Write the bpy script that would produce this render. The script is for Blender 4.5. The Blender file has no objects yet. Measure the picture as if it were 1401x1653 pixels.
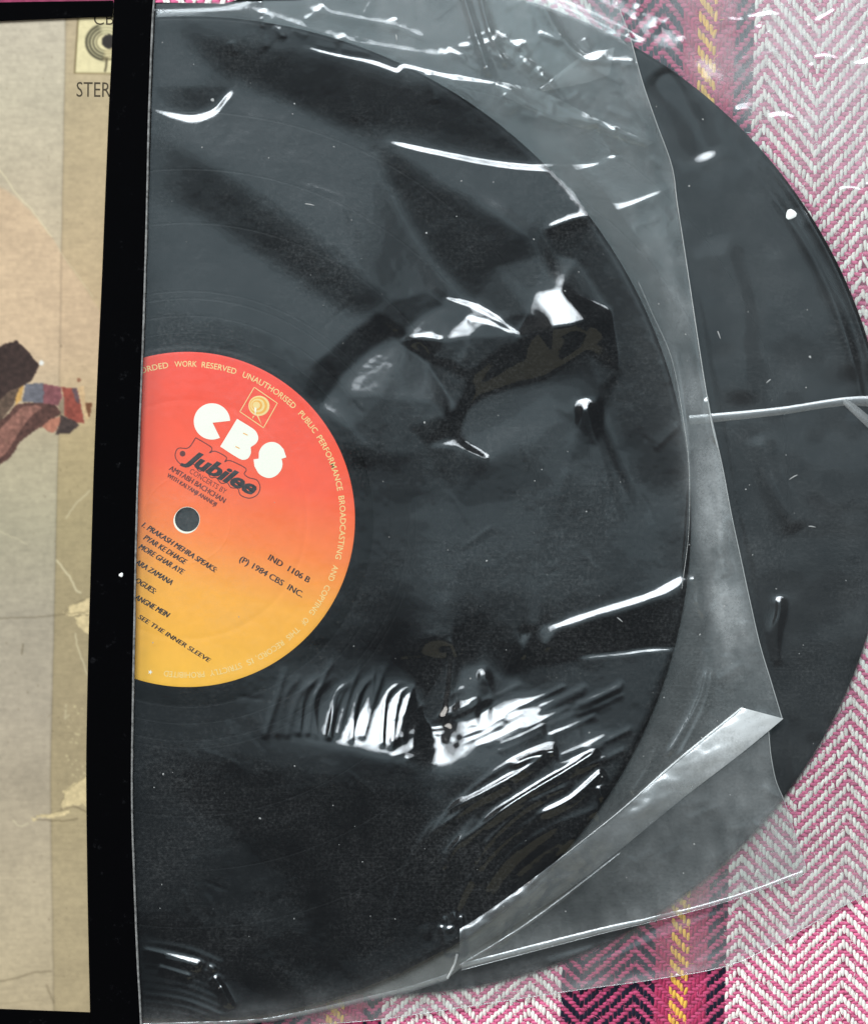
import bpy, math, random
import numpy as np
from mathutils import Vector
from mathutils.geometry import delaunay_2d_cdt

random.seed(7)
rng = np.random.default_rng(11)
scene = bpy.context.scene
COL = scene.collection

# ------------------------------------------------------------------ camera, world, lamps, exposure
H = 1400.0          # camera height above the blanket, millimetres
ZR = 5.0           # level at which one photo pixel is 1/5.44 mm
S = 5.44
PW, PH = 1401.0, 1653.0

def W(px, py, z):
    """photo coordinates on the level z (mm) -> metres in the scene"""
    px = np.asarray(px, float); py = np.asarray(py, float); z = np.asarray(z, float)
    k = (H - z) / (H - ZR) / S
    x = (px - PW / 2) * k
    y = -(py - PH / 2) * k
    return np.stack(np.broadcast_arrays(x, y, z), -1) * 0.001

cam_data = bpy.data.cameras.new("camera")
cam = bpy.data.objects.new("camera", cam_data)
COL.objects.link(cam)
cam.location = (0, 0, H * 0.001)
cam_data.sensor_fit = 'VERTICAL'
cam_data.sensor_height = 36.0
cam_data.lens = 36.0 * (H - ZR) / (PH / S)
cam_data.clip_start = 0.02
cam_data.clip_end = 20
scene.camera = cam

world = bpy.data.worlds.new("World")
scene.world = world
world.use_nodes = True
bg = world.node_tree.nodes["Background"]
bg.inputs[0].default_value = (0.80, 0.90, 1.0, 1)
bg.inputs[1].default_value = 0.05

def area(name, loc, target, sx, sy, radiance, color):
    d = bpy.data.lights.new(name, 'AREA')
    d.shape = 'RECTANGLE'; d.size = sx; d.size_y = sy
    d.energy = radiance * math.pi * sx * sy
    d.color = color
    o = bpy.data.objects.new(name, d); COL.objects.link(o)
    o.location = loc
    o.rotation_euler = (Vector(target) - Vector(loc)).to_track_quat('-Z', 'Y').to_euler()
    return o

# window light from the far side, pale ceiling bounce, big fill lamp added on the left
for k, (sx, sy, L) in enumerate(((1.75, 1.22, 3.2), (1.45, 1.05, 3.6), (1.15, 0.88, 4.2), (0.80, 0.68, 5.0))):
    area("window_lamp", (-0.25, 1.17 + 0.006 * k, 1.80 + 0.01 * k), (-0.02, 0.05, 0), sx, sy, L, (0.86, 0.94, 1.0))
for k, (y0, L) in enumerate(((-0.34, 0.07), (-0.20, 0.11), (-0.06, 0.15), (0.08, 0.18), (0.24, 0.18))):
    area("ceiling_lamp", (-0.15 - 0.05 * k, (y0 + 1.2) / 2, 2.2 + 0.01 * k), (-0.15 - 0.05 * k, (y0 + 1.2) / 2, 0), 2.2 - 0.25 * k, 1.2 - y0, L, (0.68, 0.90, 1.0))
area("room_bounce_lamp", (0.2, -1.25, 1.7), (0, 0, 0), 1.6, 1.0, 0.16, (1.0, 0.93, 0.60))
area("side_fill_lamp", (-1.7, 0.35, 1.0), (0, 0, 0), 1.3, 1.1, 5.0, (1.0, 0.96, 0.91))  # added fill, no known window: raises the overall light from the left

scene.view_settings.view_transform = 'Standard'
scene.view_settings.look = 'None'
scene.view_settings.exposure = 0.12
scene.view_settings.gamma = 1.0
scene.cycles.transparent_max_bounces = 48
scene.cycles.max_bounces = 12
scene.cycles.caustics_reflective = False
scene.cycles.caustics_refractive = False

# ------------------------------------------------------------------ helpers
def srgb(c):
    c = np.asarray(c, float) / 255.0
    return np.where(c <= 0.04045, c / 12.92, ((c + 0.055) / 1.055) ** 2.4)

def link(o, parent=None):
    COL.objects.link(o)
    if parent is not None:
        o.parent = parent
    return o

def empty(name, label, cat, loc=(0, 0, 0), group=None):
    o = bpy.data.objects.new(name, None)
    o.location = loc; o.empty_display_size = 0.02
    o['label'] = label; o['category'] = cat
    if group: o['group'] = group
    return link(o)

def mesh_obj(name, v, f, mat, parent=None, smooth=True, colors=None, haze=None):
    me = bpy.data.meshes.new(name)
    v = np.ascontiguousarray(v, dtype=np.float32)
    if isinstance(f, np.ndarray):
        n, k = f.shape
        me.vertices.add(len(v)); me.vertices.foreach_set('co', v.ravel())
        me.loops.add(n * k); me.loops.foreach_set('vertex_index', f.astype(np.int32).ravel())
        me.polygons.add(n)
        me.polygons.foreach_set('loop_start', np.arange(0, n * k, k, dtype=np.int32))
        me.polygons.foreach_set('loop_total', np.full(n, k, dtype=np.int32))
        me.update(calc_edges=True)
    else:
        me.from_pydata(v.tolist(), [], f)
        me.update()
    me.polygons.foreach_set('use_smooth', np.full(len(me.polygons), bool(smooth)))
    if colors is not None:
        a = me.color_attributes.new('col', 'FLOAT_COLOR', 'POINT')
        c = np.ones((len(v), 4), np.float32); c[:, :3] = colors
        a.data.foreach_set('color', c.ravel())
    if haze is not None:
        a = me.attributes.new('milk', 'FLOAT', 'POINT')
        a.data.foreach_set('value', np.ascontiguousarray(np.broadcast_to(haze, (len(v),)), dtype=np.float32))
    if mat is not None:
        me.materials.append(mat)
    o = bpy.data.objects.new(name, me)
    return link(o, parent)

def hash2(ix, iy, seed):
    h = (ix.astype(np.int64) * 374761393 + iy.astype(np.int64) * 668265263 + seed * 1442695041) & 0xffffffff
    h = ((h ^ (h >> 13)) * 1274126177) & 0xffffffff
    h = h ^ (h >> 16)
    return (h & 0xffff) / 65535.0

def vnoise(x, y, seed=0):
    ix = np.floor(x); iy = np.floor(y)
    fx = x - ix; fy = y - iy
    fx = fx * fx * fx * (fx * (fx * 6 - 15) + 10); fy = fy * fy * fy * (fy * (fy * 6 - 15) + 10)
    ix = ix.astype(np.int64); iy = iy.astype(np.int64)
    a = hash2(ix, iy, seed); b = hash2(ix + 1, iy, seed)
    c = hash2(ix, iy + 1, seed); d = hash2(ix + 1, iy + 1, seed)
    return (a * (1 - fx) + b * fx) * (1 - fy) + (c * (1 - fx) + d * fx) * fy - 0.5

def fbm(x, y, oct=4, seed=0):
    s = 0; a = 1.0
    for k in range(oct):
        s = s + a * vnoise(x * 2 ** k + 17.3 * k, y * 2 ** k - 9.1 * k, seed + k)
        a *= 0.5
    return s

def sstep(a, b, x):
    t = np.clip((x - a) / (b - a), 0, 1)
    return t * t * (3 - 2 * t)

def smooth_line(pts, step=3.0):
    P = np.asarray(pts, float)
    if len(P) == 2:
        n = max(2, int(np.hypot(*(P[1] - P[0])) / step))
        t = np.linspace(0, 1, n)[:, None]
        return P[0] * (1 - t) + P[1] * t
    Q = np.vstack([2 * P[0] - P[1], P, 2 * P[-1] - P[-2]])
    out = []
    for i in range(1, len(Q) - 2):
        p0, p1, p2, p3 = Q[i - 1], Q[i], Q[i + 1], Q[i + 2]
        n = max(1, int(np.hypot(*(p2 - p1)[:2]) / step))
        for t in np.arange(n) / n:
            out.append(0.5 * ((2 * p1) + (-p0 + p2) * t + (2 * p0 - 5 * p1 + 4 * p2 - p3) * t * t
                              + (-p0 + 3 * p1 - 3 * p2 + p3) * t ** 3))
    out.append(P[-1])
    return np.array(out)

def in_poly(x, y, poly):
    P = np.asarray(poly, float)
    inside = np.zeros(x.shape, bool)
    for (x0, y0), (x1, y1) in zip(P, np.roll(P, -1, 0)):
        if y0 == y1: continue
        c = ((y0 > y) != (y1 > y)) & (x < (x1 - x0) * (y - y0) / (y1 - y0) + x0)
        inside ^= c
    return inside

def line_dist(x, y, line):
    """distance, signed side (positive = below a left-to-right line), and 0..1 along the line"""
    best = np.full(x.shape, 1e9); side = np.zeros(x.shape); along = np.zeros(x.shape)
    seg = np.hypot(*(np.diff(line, axis=0).T)); tot = seg.sum(); acc = 0
    for (a, b, L) in zip(line[:-1], line[1:], seg):
        if L < 1e-9: continue
        dx, dy = (b - a) / L
        u = np.clip((x - a[0]) * dx + (y - a[1]) * dy, 0, L)
        ex = x - (a[0] + u * dx); ey = y - (a[1] + u * dy)
        d = ex * ex + ey * ey
        m = d < best
        best = np.where(m, d, best)
        side = np.where(m, -dy * ex + dx * ey, side)
        along = np.where(m, (acc + u) / tot, along)
        acc += L
    return np.sqrt(best), np.sign(side), along

# ------------------------------------------------------------------ node helpers
def new_mat(name):
    m = bpy.data.materials.new(name); m.use_nodes = True
    nt = m.node_tree
    return m, nt, nt.nodes, nt.links, nt.nodes['Principled BSDF']

def nmath(nt, op, a, b=None, c=None, clamp=False):
    n = nt.nodes.new('ShaderNodeMath'); n.operation = op; n.use_clamp = clamp
    for i, v in enumerate((a, b, c)):
        if v is None: continue
        if isinstance(v, (int, float)): n.inputs[i].default_value = v
        else: nt.links.new(v, n.inputs[i])
    return n.outputs[0]

def nnoise(nt, scale, detail=4, rough=0.5, vec=None, dims='3D'):
    n = nt.nodes.new('ShaderNodeTexNoise'); n.noise_dimensions = dims
    n.inputs['Scale'].default_value = scale; n.inputs['Detail'].default_value = detail
    n.inputs['Roughness'].default_value = rough
    if vec is not None: nt.links.new(vec, n.inputs['Vector'])
    return n.outputs[0]

def nramp(nt, fac, stops):
    n = nt.nodes.new('ShaderNodeValToRGB')
    e = n.color_ramp.elements
    while len(e) < len(stops): e.new(0.5)
    for k, (p, c) in zip(e, stops):
        k.position = p
        k.color = (*c, 1) if len(c) == 3 else c
    nt.links.new(fac, n.inputs[0])
    return n.outputs[0]

def objcoord(nt):
    return nt.nodes.new('ShaderNodeTexCoord').outputs['Object']

def simple_mat(name, color, rough=0.5, spec=0.5, noise=0.0, nscale=300, bump=0.0, bscale=800):
    m, nt, N, L, p = new_mat(name)
    p.inputs['Roughness'].default_value = rough
    p.inputs['Specular IOR Level'].default_value = spec
    if noise > 0:
        f = nnoise(nt, nscale, 5, 0.6, objcoord(nt))
        c = np.asarray(color)
        L.new(nramp(nt, f, [(0.3, tuple(c * (1 - noise))), (0.7, tuple(np.minimum(c * (1 + noise), 1)))]), p.inputs['Base Color'])
    else:
        p.inputs['Base Color'].default_value = (*color, 1)
    if bump > 0:
        b = N.new('ShaderNodeBump'); b.inputs['Strength'].default_value = bump
        b.inputs['Distance'].default_value = 0.0002
        L.new(nnoise(nt, bscale, 4, 0.6, objcoord(nt)), b.inputs['Height'])
        L.new(b.outputs[0], p.inputs['Normal'])
    return m

def film_mat(name, rough=0.05, f0=0.09, mottling=0.5, tint=(0.97, 0.985, 0.98), broad=0.15, dusty=0.12):
    """clear thin plastic film: mirror-like sheen, see-through, a little milky"""
    m, nt, N, L, p = new_mat(name)
    N.remove(p)
    out = N['Material Output']
    geo = N.new('ShaderNodeNewGeometry')
    dot = N.new('ShaderNodeVectorMath'); dot.operation = 'DOT_PRODUCT'
    L.new(geo.outputs['Incoming'], dot.inputs[0]); L.new(geo.outputs['Normal'], dot.inputs[1])
    c = nmath(nt, 'ABSOLUTE', dot.outputs['Value'])
    s = nmath(nt, 'POWER', nmath(nt, 'SUBTRACT', 1.0, c, clamp=True), 5.0)
    fres = nmath(nt, 'MULTIPLY_ADD', s, 0.85, f0, clamp=True)
    oc = objcoord(nt)
    at = N.new('ShaderNodeAttribute'); at.attribute_name = 'milk'
    n1 = nnoise(nt, 160, 6, 0.65, oc)
    mot = nmath(nt, 'MULTIPLY_ADD', nmath(nt, 'SUBTRACT', n1, 0.5), 2.6 * mottling, 1.0)
    n2 = nnoise(nt, 1500, 3, 0.6, oc)
    mot2 = nmath(nt, 'MULTIPLY_ADD', nmath(nt, 'SUBTRACT', n2, 0.5), 2.2 * mottling, 1.0)
    haze = nmath(nt, 'MULTIPLY', nmath(nt, 'MULTIPLY', at.outputs['Fac'], mot), mot2, clamp=True)
    # handling marks: dusty speckle and fine hairline scuffs
    spk = nmath(nt, 'POWER', nmath(nt, 'MULTIPLY_ADD', nnoise(nt, 1150, 7, 0.72, oc), 2.4, -0.85, clamp=True), 2.0)
    pat = nmath(nt, 'MULTIPLY_ADD', nnoise(nt, 34, 4, 0.6, oc), 3.2, -1.15, clamp=True)
    mp = N.new('ShaderNodeMapping'); mp.inputs['Rotation'].default_value = (0, 0, 0.62); mp.inputs['Scale'].default_value = (60, 1900, 1)
    L.new(oc, mp.inputs['Vector'])
    scr = nmath(nt, 'POWER', nmath(nt, 'MULTIPLY_ADD', nnoise(nt, 1.0, 4, 0.7, mp.outputs[0]), 2.6, -1.15, clamp=True), 2.0)
    marks = nmath(nt, 'MULTIPLY', nmath(nt, 'MULTIPLY_ADD', scr, 0.5, spk), pat)
    haze = nmath(nt, 'MULTIPLY_ADD', marks, dusty, haze, clamp=True)
    bump = N.new('ShaderNodeBump'); bump.inputs['Strength'].default_value = 0.06
    bump.inputs['Distance'].default_value = 0.0002
    L.new(nnoise(nt, 420, 3, 0.55, oc), bump.inputs['Height'])
    tr = N.new('ShaderNodeBsdfTransparent'); tr.inputs[0].default_value = (*tint, 1)
    gl = N.new('ShaderNodeBsdfGlossy'); gl.inputs['Roughness'].default_value = rough
    gl.inputs['Color'].default_value = (1, 1, 1, 1)
    L.new(bump.outputs[0], gl.inputs['Normal'])
    df = N.new('ShaderNodeBsdfDiffuse'); df.inputs[0].default_value = (0.84, 0.86, 0.85, 1)
    tl = N.new('ShaderNodeBsdfTranslucent'); tl.inputs[0].default_value = (0.84, 0.86, 0.85, 1)
    m1 = N.new('ShaderNodeMixShader'); m1.inputs[0].default_value = 0.35
    L.new(df.outputs[0], m1.inputs[1]); L.new(tl.outputs[0], m1.inputs[2])
    m2 = N.new('ShaderNodeMixShader'); L.new(haze, m2.inputs[0])
    L.new(tr.outputs[0], m2.inputs[1]); L.new(m1.outputs[0], m2.inputs[2])
    m3 = N.new('ShaderNodeMixShader'); L.new(fres, m3.inputs[0])
    gl2 = N.new('ShaderNodeBsdfGlossy'); gl2.inputs['Roughness'].default_value = 0.22
    gm = N.new('ShaderNodeMixShader'); gm.inputs[0].default_value = broad
    L.new(gl.outputs[0], gm.inputs[1]); L.new(gl2.outputs[0], gm.inputs[2])
    L.new(m2.outputs[0], m3.inputs[1]); L.new(gm.outputs[0], m3.inputs[2])
    L.new(m3.outputs[0], out.inputs['Surface'])
    return m

def attr_mat(name, rough=0.8, spec=0.3, bump=0.0, bscale=900, sheen=0.0):
    m, nt, N, L, p = new_mat(name)
    a = N.new('ShaderNodeAttribute'); a.attribute_name = 'col'
    L.new(a.outputs['Color'], p.inputs['Base Color'])
    p.inputs['Roughness'].default_value = rough
    p.inputs['Specular IOR Level'].default_value = spec
    if sheen: p.inputs['Sheen Weight'].default_value = sheen
    if bump:
        b = N.new('ShaderNodeBump'); b.inputs['Strength'].default_value = bump
        b.inputs['Distance'].default_value = 0.00025
        L.new(nnoise(nt, bscale, 5, 0.65, objcoord(nt)), b.inputs['Height'])
        L.new(b.outputs[0], p.inputs['Normal'])
    return m

# ------------------------------------------------------------------ materials
M_film = film_mat('clear_film', 0.075)
M_film_back = film_mat('clear_film_back', 0.12, f0=0.05)
M_edge = film_mat('film_edge', 0.15, f0=0.12, mottling=0.3)
M_fold = film_mat('folded_film', 0.22, f0=0.10, mottling=0.35, broad=0.6)
M_ink = simple_mat('black_ink', (0.012, 0.010, 0.010), 0.5, 0.3)
M_ink_red = simple_mat('dark_red_ink', (0.10, 0.012, 0.008), 0.5, 0.3)
M_cream_ink = simple_mat('cream_ink', (0.86, 0.62, 0.24), 0.5, 0.3)
M_white_ink = simple_mat('white_ink', (0.90, 0.88, 0.74), 0.5, 0.3)
M_gold_ink = simple_mat('gold_ink', (0.85, 0.40, 0.05), 0.5, 0.3)
M_brown_ink = simple_mat('brown_ink', (0.05, 0.038, 0.022), 0.7, 0.2)
M_black_card = simple_mat('black_cardboard', (0.0022, 0.0022, 0.0026), 0.7, 0.012, noise=0.5, nscale=120, bump=0.25, bscale=500)
def scuff(m):
    nt = m.node_tree; p = nt.nodes['Principled BSDF']
    f = nnoise(nt, 260, 7, 0.75, objcoord(nt))
    nt.links.new(nramp(nt, f, [(0.0, (0.0010, 0.0010, 0.0012)), (0.62, (0.0012, 0.0012, 0.0015)), (0.72, (0.009, 0.009, 0.010)), (0.86, (0.09, 0.09, 0.088))]), p.inputs['Base Color'])
scuff(M_black_card)
M_worn = simple_mat('worn_card_edge', (0.20, 0.195, 0.185), 0.8, 0.2, noise=0.6, nscale=700, bump=0.4)
M_fleck = simple_mat('paper_fleck', (0.85, 0.84, 0.80), 0.8, 0.2)
M_dust = simple_mat('dust', (0.32, 0.32, 0.31), 0.9, 0.1)
M_print = attr_mat('printed_card', 0.75, 0.2, bump=0.25, bscale=1100)
M_yarn = attr_mat('yarn', 0.9, 0.1, bump=0.6, bscale=2600, sheen=0.15)

def vinyl_mat():
    m, nt, N, L, p = new_mat('black_vinyl')
    p.inputs['Base Color'].default_value = (0.0032, 0.0034, 0.0040, 1)
    p.inputs['Specular IOR Level'].default_value = 0.05
    oc = objcoord(nt)
    ln = N.new('ShaderNodeVectorMath'); ln.operation = 'LENGTH'
    sep = N.new('ShaderNodeSeparateXYZ'); L.new(oc, sep.inputs[0])
    cmb = N.new('ShaderNodeCombineXYZ')
    L.new(sep.outputs[0], cmb.inputs[0]); L.new(sep.outputs[1], cmb.inputs[1])
    L.new(cmb.outputs[0], ln.inputs[0])
    n = N.new('ShaderNodeTexNoise'); n.noise_dimensions = '1D'
    n.inputs['Scale'].default_value = 900; n.inputs['Detail'].default_value = 3
    L.new(ln.outputs['Value'], n.inputs['W'])
    b = N.new('ShaderNodeBump'); b.inputs['Strength'].default_value = 0.05; b.inputs['Distance'].default_value = 0.0001
    L.new(n.outputs[0], b.inputs['Height']); L.new(b.outputs[0], p.inputs['Normal'])
    r = nmath(nt, 'MULTIPLY_ADD', nnoise(nt, 60, 4, 0.6, oc), 0.25, 0.22)
    L.new(r, p.inputs['Roughness'])
    return m
M_vinyl = vinyl_mat()

LROT = math.radians(31)     # the label is turned clockwise in the photo
def label_mat():
    m, nt, N, L, p = new_mat('label_paper')
    p.inputs['Roughness'].default_value = 0.5
    p.inputs['Specular IOR Level'].default_value = 0.3
    oc = objcoord(nt)
    d = N.new('ShaderNodeVectorMath'); d.operation = 'DOT_PRODUCT'
    L.new(oc, d.inputs[0]); d.inputs[1].default_value = (math.sin(math.radians(12)), math.cos(math.radians(12)), 0)
    f = nmath(nt, 'MULTIPLY_ADD', d.outputs['Value'], 1 / 0.1, 0.5)
    c = nramp(nt, f, [(0.0, (1.0, 0.52, 0.045)), (0.30, (1.0, 0.42, 0.04)), (0.47, (1.0, 0.22, 0.04)),
                      (0.66, (1.0, 0.105, 0.035)), (1.0, (0.96, 0.055, 0.025))])
    mx = N.new('ShaderNodeMix'); mx.data_type = 'RGBA'; mx.blend_type = 'MULTIPLY'; mx.inputs[0].default_value = 0.18
    L.new(c, mx.inputs[6]); L.new(nnoise(nt, 250, 5, 0.6, oc), mx.inputs[7])
    L.new(mx.outputs[2], p.inputs['Base Color'])
    return m
M_label = label_mat()

# ------------------------------------------------------------------ text helpers (flat print)
_fc = {}
def text_mesh(s, bold=0.0, shear=0.0, spacing=1.0):
    c = bpy.data.curves.new('lettering', 'FONT')
    c.body = s; c.size = 1.0; c.offset = bold; c.shear = shear; c.space_character = spacing
    c.resolution_u = 3
    o = bpy.data.objects.new('lettering', c)
    COL.objects.link(o)
    dg = bpy.context.evaluated_depsgraph_get()
    me = bpy.data.meshes.new_from_object(o.evaluated_get(dg))
    v = np.empty(len(me.vertices) * 3, np.float32); me.vertices.foreach_get('co', v)
    v = v.reshape(-1, 3)[:, :2].copy()
    f = [list(p.vertices) for p in me.polygons]
    bpy.data.objects.remove(o); bpy.data.curves.remove(c); bpy.data.meshes.remove(me)
    return v, f

CAP = 0.69
def text_line(s, p0, p1, cap, z, mat, parent, bold=0.0, shear=0.0, strike=0.0, name='lettering', origin=None):
    """one printed line from p0 to p1 (photo px, baseline), cap height in px"""
    v, f = text_mesh(s, bold, shear)
    p0 = np.array(p0, float); p1 = np.array(p1, float)
    L = np.hypot(*(p1 - p0)); ux = (p1 - p0) / L; uy = np.array([ux[1], -ux[0]])
    x0, x1 = v[:, 0].min(), v[:, 0].max()
    sx = L / (x1 - x0); sy = cap / CAP
    q = p0 + np.outer((v[:, 0] - x0) * sx, ux) + np.outer(v[:, 1] * sy, uy)
    if strike:
        n_ = len(q)
        q = np.vstack([q - ux * strike / 2, q + ux * strike / 2])
        z = np.concatenate([np.full(n_, z), np.full(n_, z + 0.012)])
        f = f + [[i_ + n_ for i_ in t_] for t_ in f]
    P = W(q[:, 0], q[:, 1], z)
    if origin is not None: P = P - np.asarray(origin)
    return mesh_obj(name, P, f, mat, parent, smooth=False)

def flat_poly(name, pts, z, mat, parent, origin=None):
    P = W([p[0] for p in pts], [p[1] for p in pts], z)
    if origin is not None: P = P - np.asarray(origin)
    r = delaunay_2d_cdt([Vector(p[:2]) for p in P.tolist()], [], [list(range(len(P)))], 1, 1e-9)
    vv = np.array([[a[0], a[1], P[0, 2]] for a in r[0]])
    ff = [list(t) for t in r[2]]
    # face up
    out = []
    for t in ff:
        a, b, c = vv[t[0]], vv[t[1]], vv[t[2]]
        out.append(t if (b[0] - a[0]) * (c[1] - a[1]) - (b[1] - a[1]) * (c[0] - a[0]) > 0 else t[::-1])
    return mesh_obj(name, vv, out, mat, parent, smooth=False)

def ring_band(pts, w):
    """closed px outline -> band quads of width w"""
    P = np.asarray(pts, float); n = len(P)
    t = np.roll(P, -1, 0) - np.roll(P, 1, 0); t /= np.hypot(t[:, 0], t[:, 1])[:, None] + 1e-9
    nn = np.stack([-t[:, 1], t[:, 0]], 1)
    return np.vstack([P - nn * w / 2, P + nn * w / 2]), [[i, (i + 1) % n, n + (i + 1) % n, n + i] for i in range(n)]

# ------------------------------------------------------------------ records
def lathe(name, prof, mat, parent, seg=288, z0=0.0):
    prof = np.asarray(prof, float); n = len(prof)
    a = np.linspace(0, 2 * np.pi, seg, endpoint=False)
    v = np.zeros((n, seg, 3))
    v[:, :, 0] = prof[:, 0, None] * np.cos(a); v[:, :, 1] = prof[:, 0, None] * np.sin(a); v[:, :, 2] = prof[:, 1, None]
    i = np.arange(n - 1)[:, None]; j = np.arange(seg)[None, :]; j2 = (j + 1) % seg
    f = np.stack([i * seg + j, (i + 1) * seg + j, (i + 1) * seg + j2, i * seg + j2], -1).reshape(-1, 4)
    return mesh_obj(name, v.reshape(-1, 3) * 0.001, f, mat, parent)

def record_profile(R):
    p = [(3.62, 0.1), (3.62, 1.35), (4.2, 1.30), (49.6, 1.30), (50.2, 1.22), (55.2, 1.20)]
    for r in (55.5, 60.5, 65.6, 67.8, 88, 104, 121):
        p += [(r - 0.6, 1.20), (r - 0.25, 1.20), (r, 1.10), (r + 0.25, 1.20), (r + 0.6, 1.20)]
    p += [(R - 5.5, 1.20), (R - 4.5, 1.20), (R - 3.2, 1.32), (R - 1.2, 1.42), (R - 0.35, 1.25), (R, 0.8), (R - 0.35, 0.35), (R - 1.2, 0.18), (R - 6, 0.3), (3.62, 0.1)]
    return p

R1C = (303.0, 838.5); R1R = 149.3
R2C = (615.0, 786.0); R2R = 151.0
Z_R2, Z_R1 = 1.6, 4.3
o1 = W(*R1C, Z_R1); o2 = W(*R2C, Z_R2)
rec1 = empty('vinyl_record', 'black vinyl record with red to yellow paper label inside the crumpled clear bag', 'record', tuple(o1))
lathe('disc', record_profile(R1R), M_vinyl, rec1)
rec2 = empty('vinyl_record', 'bare black vinyl record sticking out to the right, lower one, without any label in view', 'record', tuple(o2))
lathe('disc', record_profile(R2R), M_vinyl, rec2)
lab = lathe('label', [(3.75, 1.46), (4.1, 1.52), (4.6, 1.53), (12.2, 1.53), (12.7, 1.53), (12.95, 1.565), (13.2, 1.53), (13.7, 1.53), (33.6, 1.53), (34.4, 1.53), (35.1, 1.47), (35.7, 1.47), (36.4, 1.53), (37.2, 1.53), (48.3, 1.53), (48.9, 1.53), (49.5, 1.50), (49.7, 1.46)], M_label, rec1, seg=220)
# worn cream rim of the spindle hole
a = np.linspace(0, 2 * np.pi, 64, endpoint=False)
ext = 0.05 + 0.5 * np.clip(np.cos(a - math.radians(235)), 0, 1)
v = np.concatenate([np.stack([3.64 * np.cos(a), 3.64 * np.sin(a), np.full(64, 1.55)], 1),
                    np.stack([(3.7 + ext) * np.cos(a), (3.7 + ext) * np.sin(a), np.full(64, 1.56)], 1)]) * 0.001
mesh_obj('hole_rim', v, [[i, 64 + i, 64 + (i + 1) % 64, (i + 1) % 64] for i in range(64)], M_white_ink, lab)

ZL = Z_R1 + 1.575          # printing level on the label
def z3(x, y): return (200 + x / 4.378, 840 + y / 4.378)
def z2(x, y): return (260 + x / 5.8375, 620 + y / 5.8375)
def T(s, a, b, cap, mat=M_ink, **k):
    return text_line(s, a, b, cap, ZL, mat, lab, origin=o1, **k)
T('1. PRAKASH MEHRA SPEAKS:', z3(126, 42), z3(645, 370), 8.8, strike=1.0, shear=0.25)
T('PYAR KE DHAGE', z3(138, 132), z3(432, 314), 8.8, strike=1.0, shear=0.25)
T('MORE GHAR AYE', z3(104, 196), z3(415, 385), 8.8, strike=1.0, shear=0.25)
T('ARA ZAMANA', z3(80, 305), z3(333, 458), 8.8, strike=1.0, shear=0.25)
T('OGUES:', z3(80, 435), z3(216, 522), 8.8, strike=1.0, shear=0.25)
T('ANGNE MEIN', z3(76, 553), z3(312, 690), 8.8, strike=1.0, shear=0.25)
T('SEE THE INNER SLEEVE', z3(100, 690), z3(602, 1006), 7.2, strike=0.8, shear=0.15)
T('IND  1106 B', z3(1018, 276), z3(1302, 442), 9.6, strike=0.9)
T('(P) 1984 CBS  INC.', z3(815, 286), z3(1256, 546), 9.6, strike=0.8)
T('CONCERTS BY', z2(265, 835), z2(602, 1038), 8.4, mat=M_ink_red, bold=0.0)
T('AMITABH BACHCHAN', z2(75, 806), z2(592, 1122), 8.4, mat=M_ink_red, strike=0.7)
T('WITH KALYANJI ANANDJI', z2(55, 872), z2(512, 1152), 6.8, mat=M_ink_red, strike=0.7)
# white letters C, B, S
C0 = z2(482, 352)
pts = [z2(487, 364)] + [(C0[0] + 29.3 * math.cos(math.radians(t)), C0[1] - 29.3 * math.sin(math.radians(t))) for t in np.linspace(2, 296, 60)]
flat_poly('lettering', pts, ZL, M_white_ink, lab, o1)
flat_poly('lettering', smooth_line([z2(718, 328), z2(560, 588)], 9).tolist() + smooth_line([z2(562, 590), z2(700, 680), z2(770, 714), z2(820, 700), z2(848, 650), z2(846, 600)], 3).tolist()
          + smooth_line([z2(850, 592), z2(900, 555), z2(918, 505), z2(895, 445), z2(840, 402), z2(722, 330)], 3).tolist(), ZL, M_white_ink, lab, o1)
flat_poly('lettering', [z2(1182, 690)] + smooth_line([z2(1155, 612), z2(1105, 562), z2(1040, 545), z2(972, 570), z2(928, 630), z2(922, 702)], 3).tolist()
          + [z2(874, 710)] + smooth_line([z2(882, 775), z2(930, 850), z2(1010, 885), z2(1082, 865), z2(1130, 812), z2(1146, 752), z2(1136, 704)], 3).tolist(), ZL, M_white_ink, lab, o1)
for a_, b_ in (((775, 462), (818, 482)), ((703, 588), (742, 607))):
    A, B = np.array(z2(*a_)), np.array(z2(*b_)); nrm = np.array([-(B - A)[1], (B - A)[0]]); nrm = nrm / np.hypot(*nrm) * 0.8
    flat_poly('letter_slot', [tuple(A - nrm), tuple(B - nrm), tuple(B + nrm), tuple(A + nrm)], ZL + 0.03, M_gold_ink, lab, o1)
# Jubilee: black slanted letters inside a dark outline
jv, jf = text_mesh('Jubilee', 0.03, 0.32, 1.0)
def jub(v, grow=0):
    p0 = np.array(z2(205, 722)); p1 = np.array(z2(868, 1052))
    L = np.hypot(*(p1 - p0)); ux = (p1 - p0) / L; uy = np.array([ux[1], -ux[0]])
    sx = L / (jv[:, 0].max() - jv[:, 0].min()); sy = 23.5 / CAP
    return p0 + np.outer((v[:, 0] - jv[:, 0].min()) * sx, ux) + np.outer(v[:, 1] * sy, uy)
out_pts = smooth_line([z2(330, 505), z2(480, 600), z2(455, 650), z2(510, 632), z2(618, 690), z2(600, 735), z2(650, 720), z2(800, 795), z2(785, 845), z2(830, 882),
                       z2(905, 905), z2(935, 975), z2(905, 1045), z2(830, 1075), z2(750, 1045), z2(725, 985), z2(660, 975), z2(625, 930), z2(570, 935), z2(520, 880),
                       z2(470, 880), z2(425, 810), z2(360, 820), z2(310, 755), z2(235, 775), z2(165, 735), z2(135, 670), z2(165, 605), z2(260, 600), z2(330, 505)], 2.5)[:-1]
bv, bf = ring_band(out_pts, 1.5)
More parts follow.
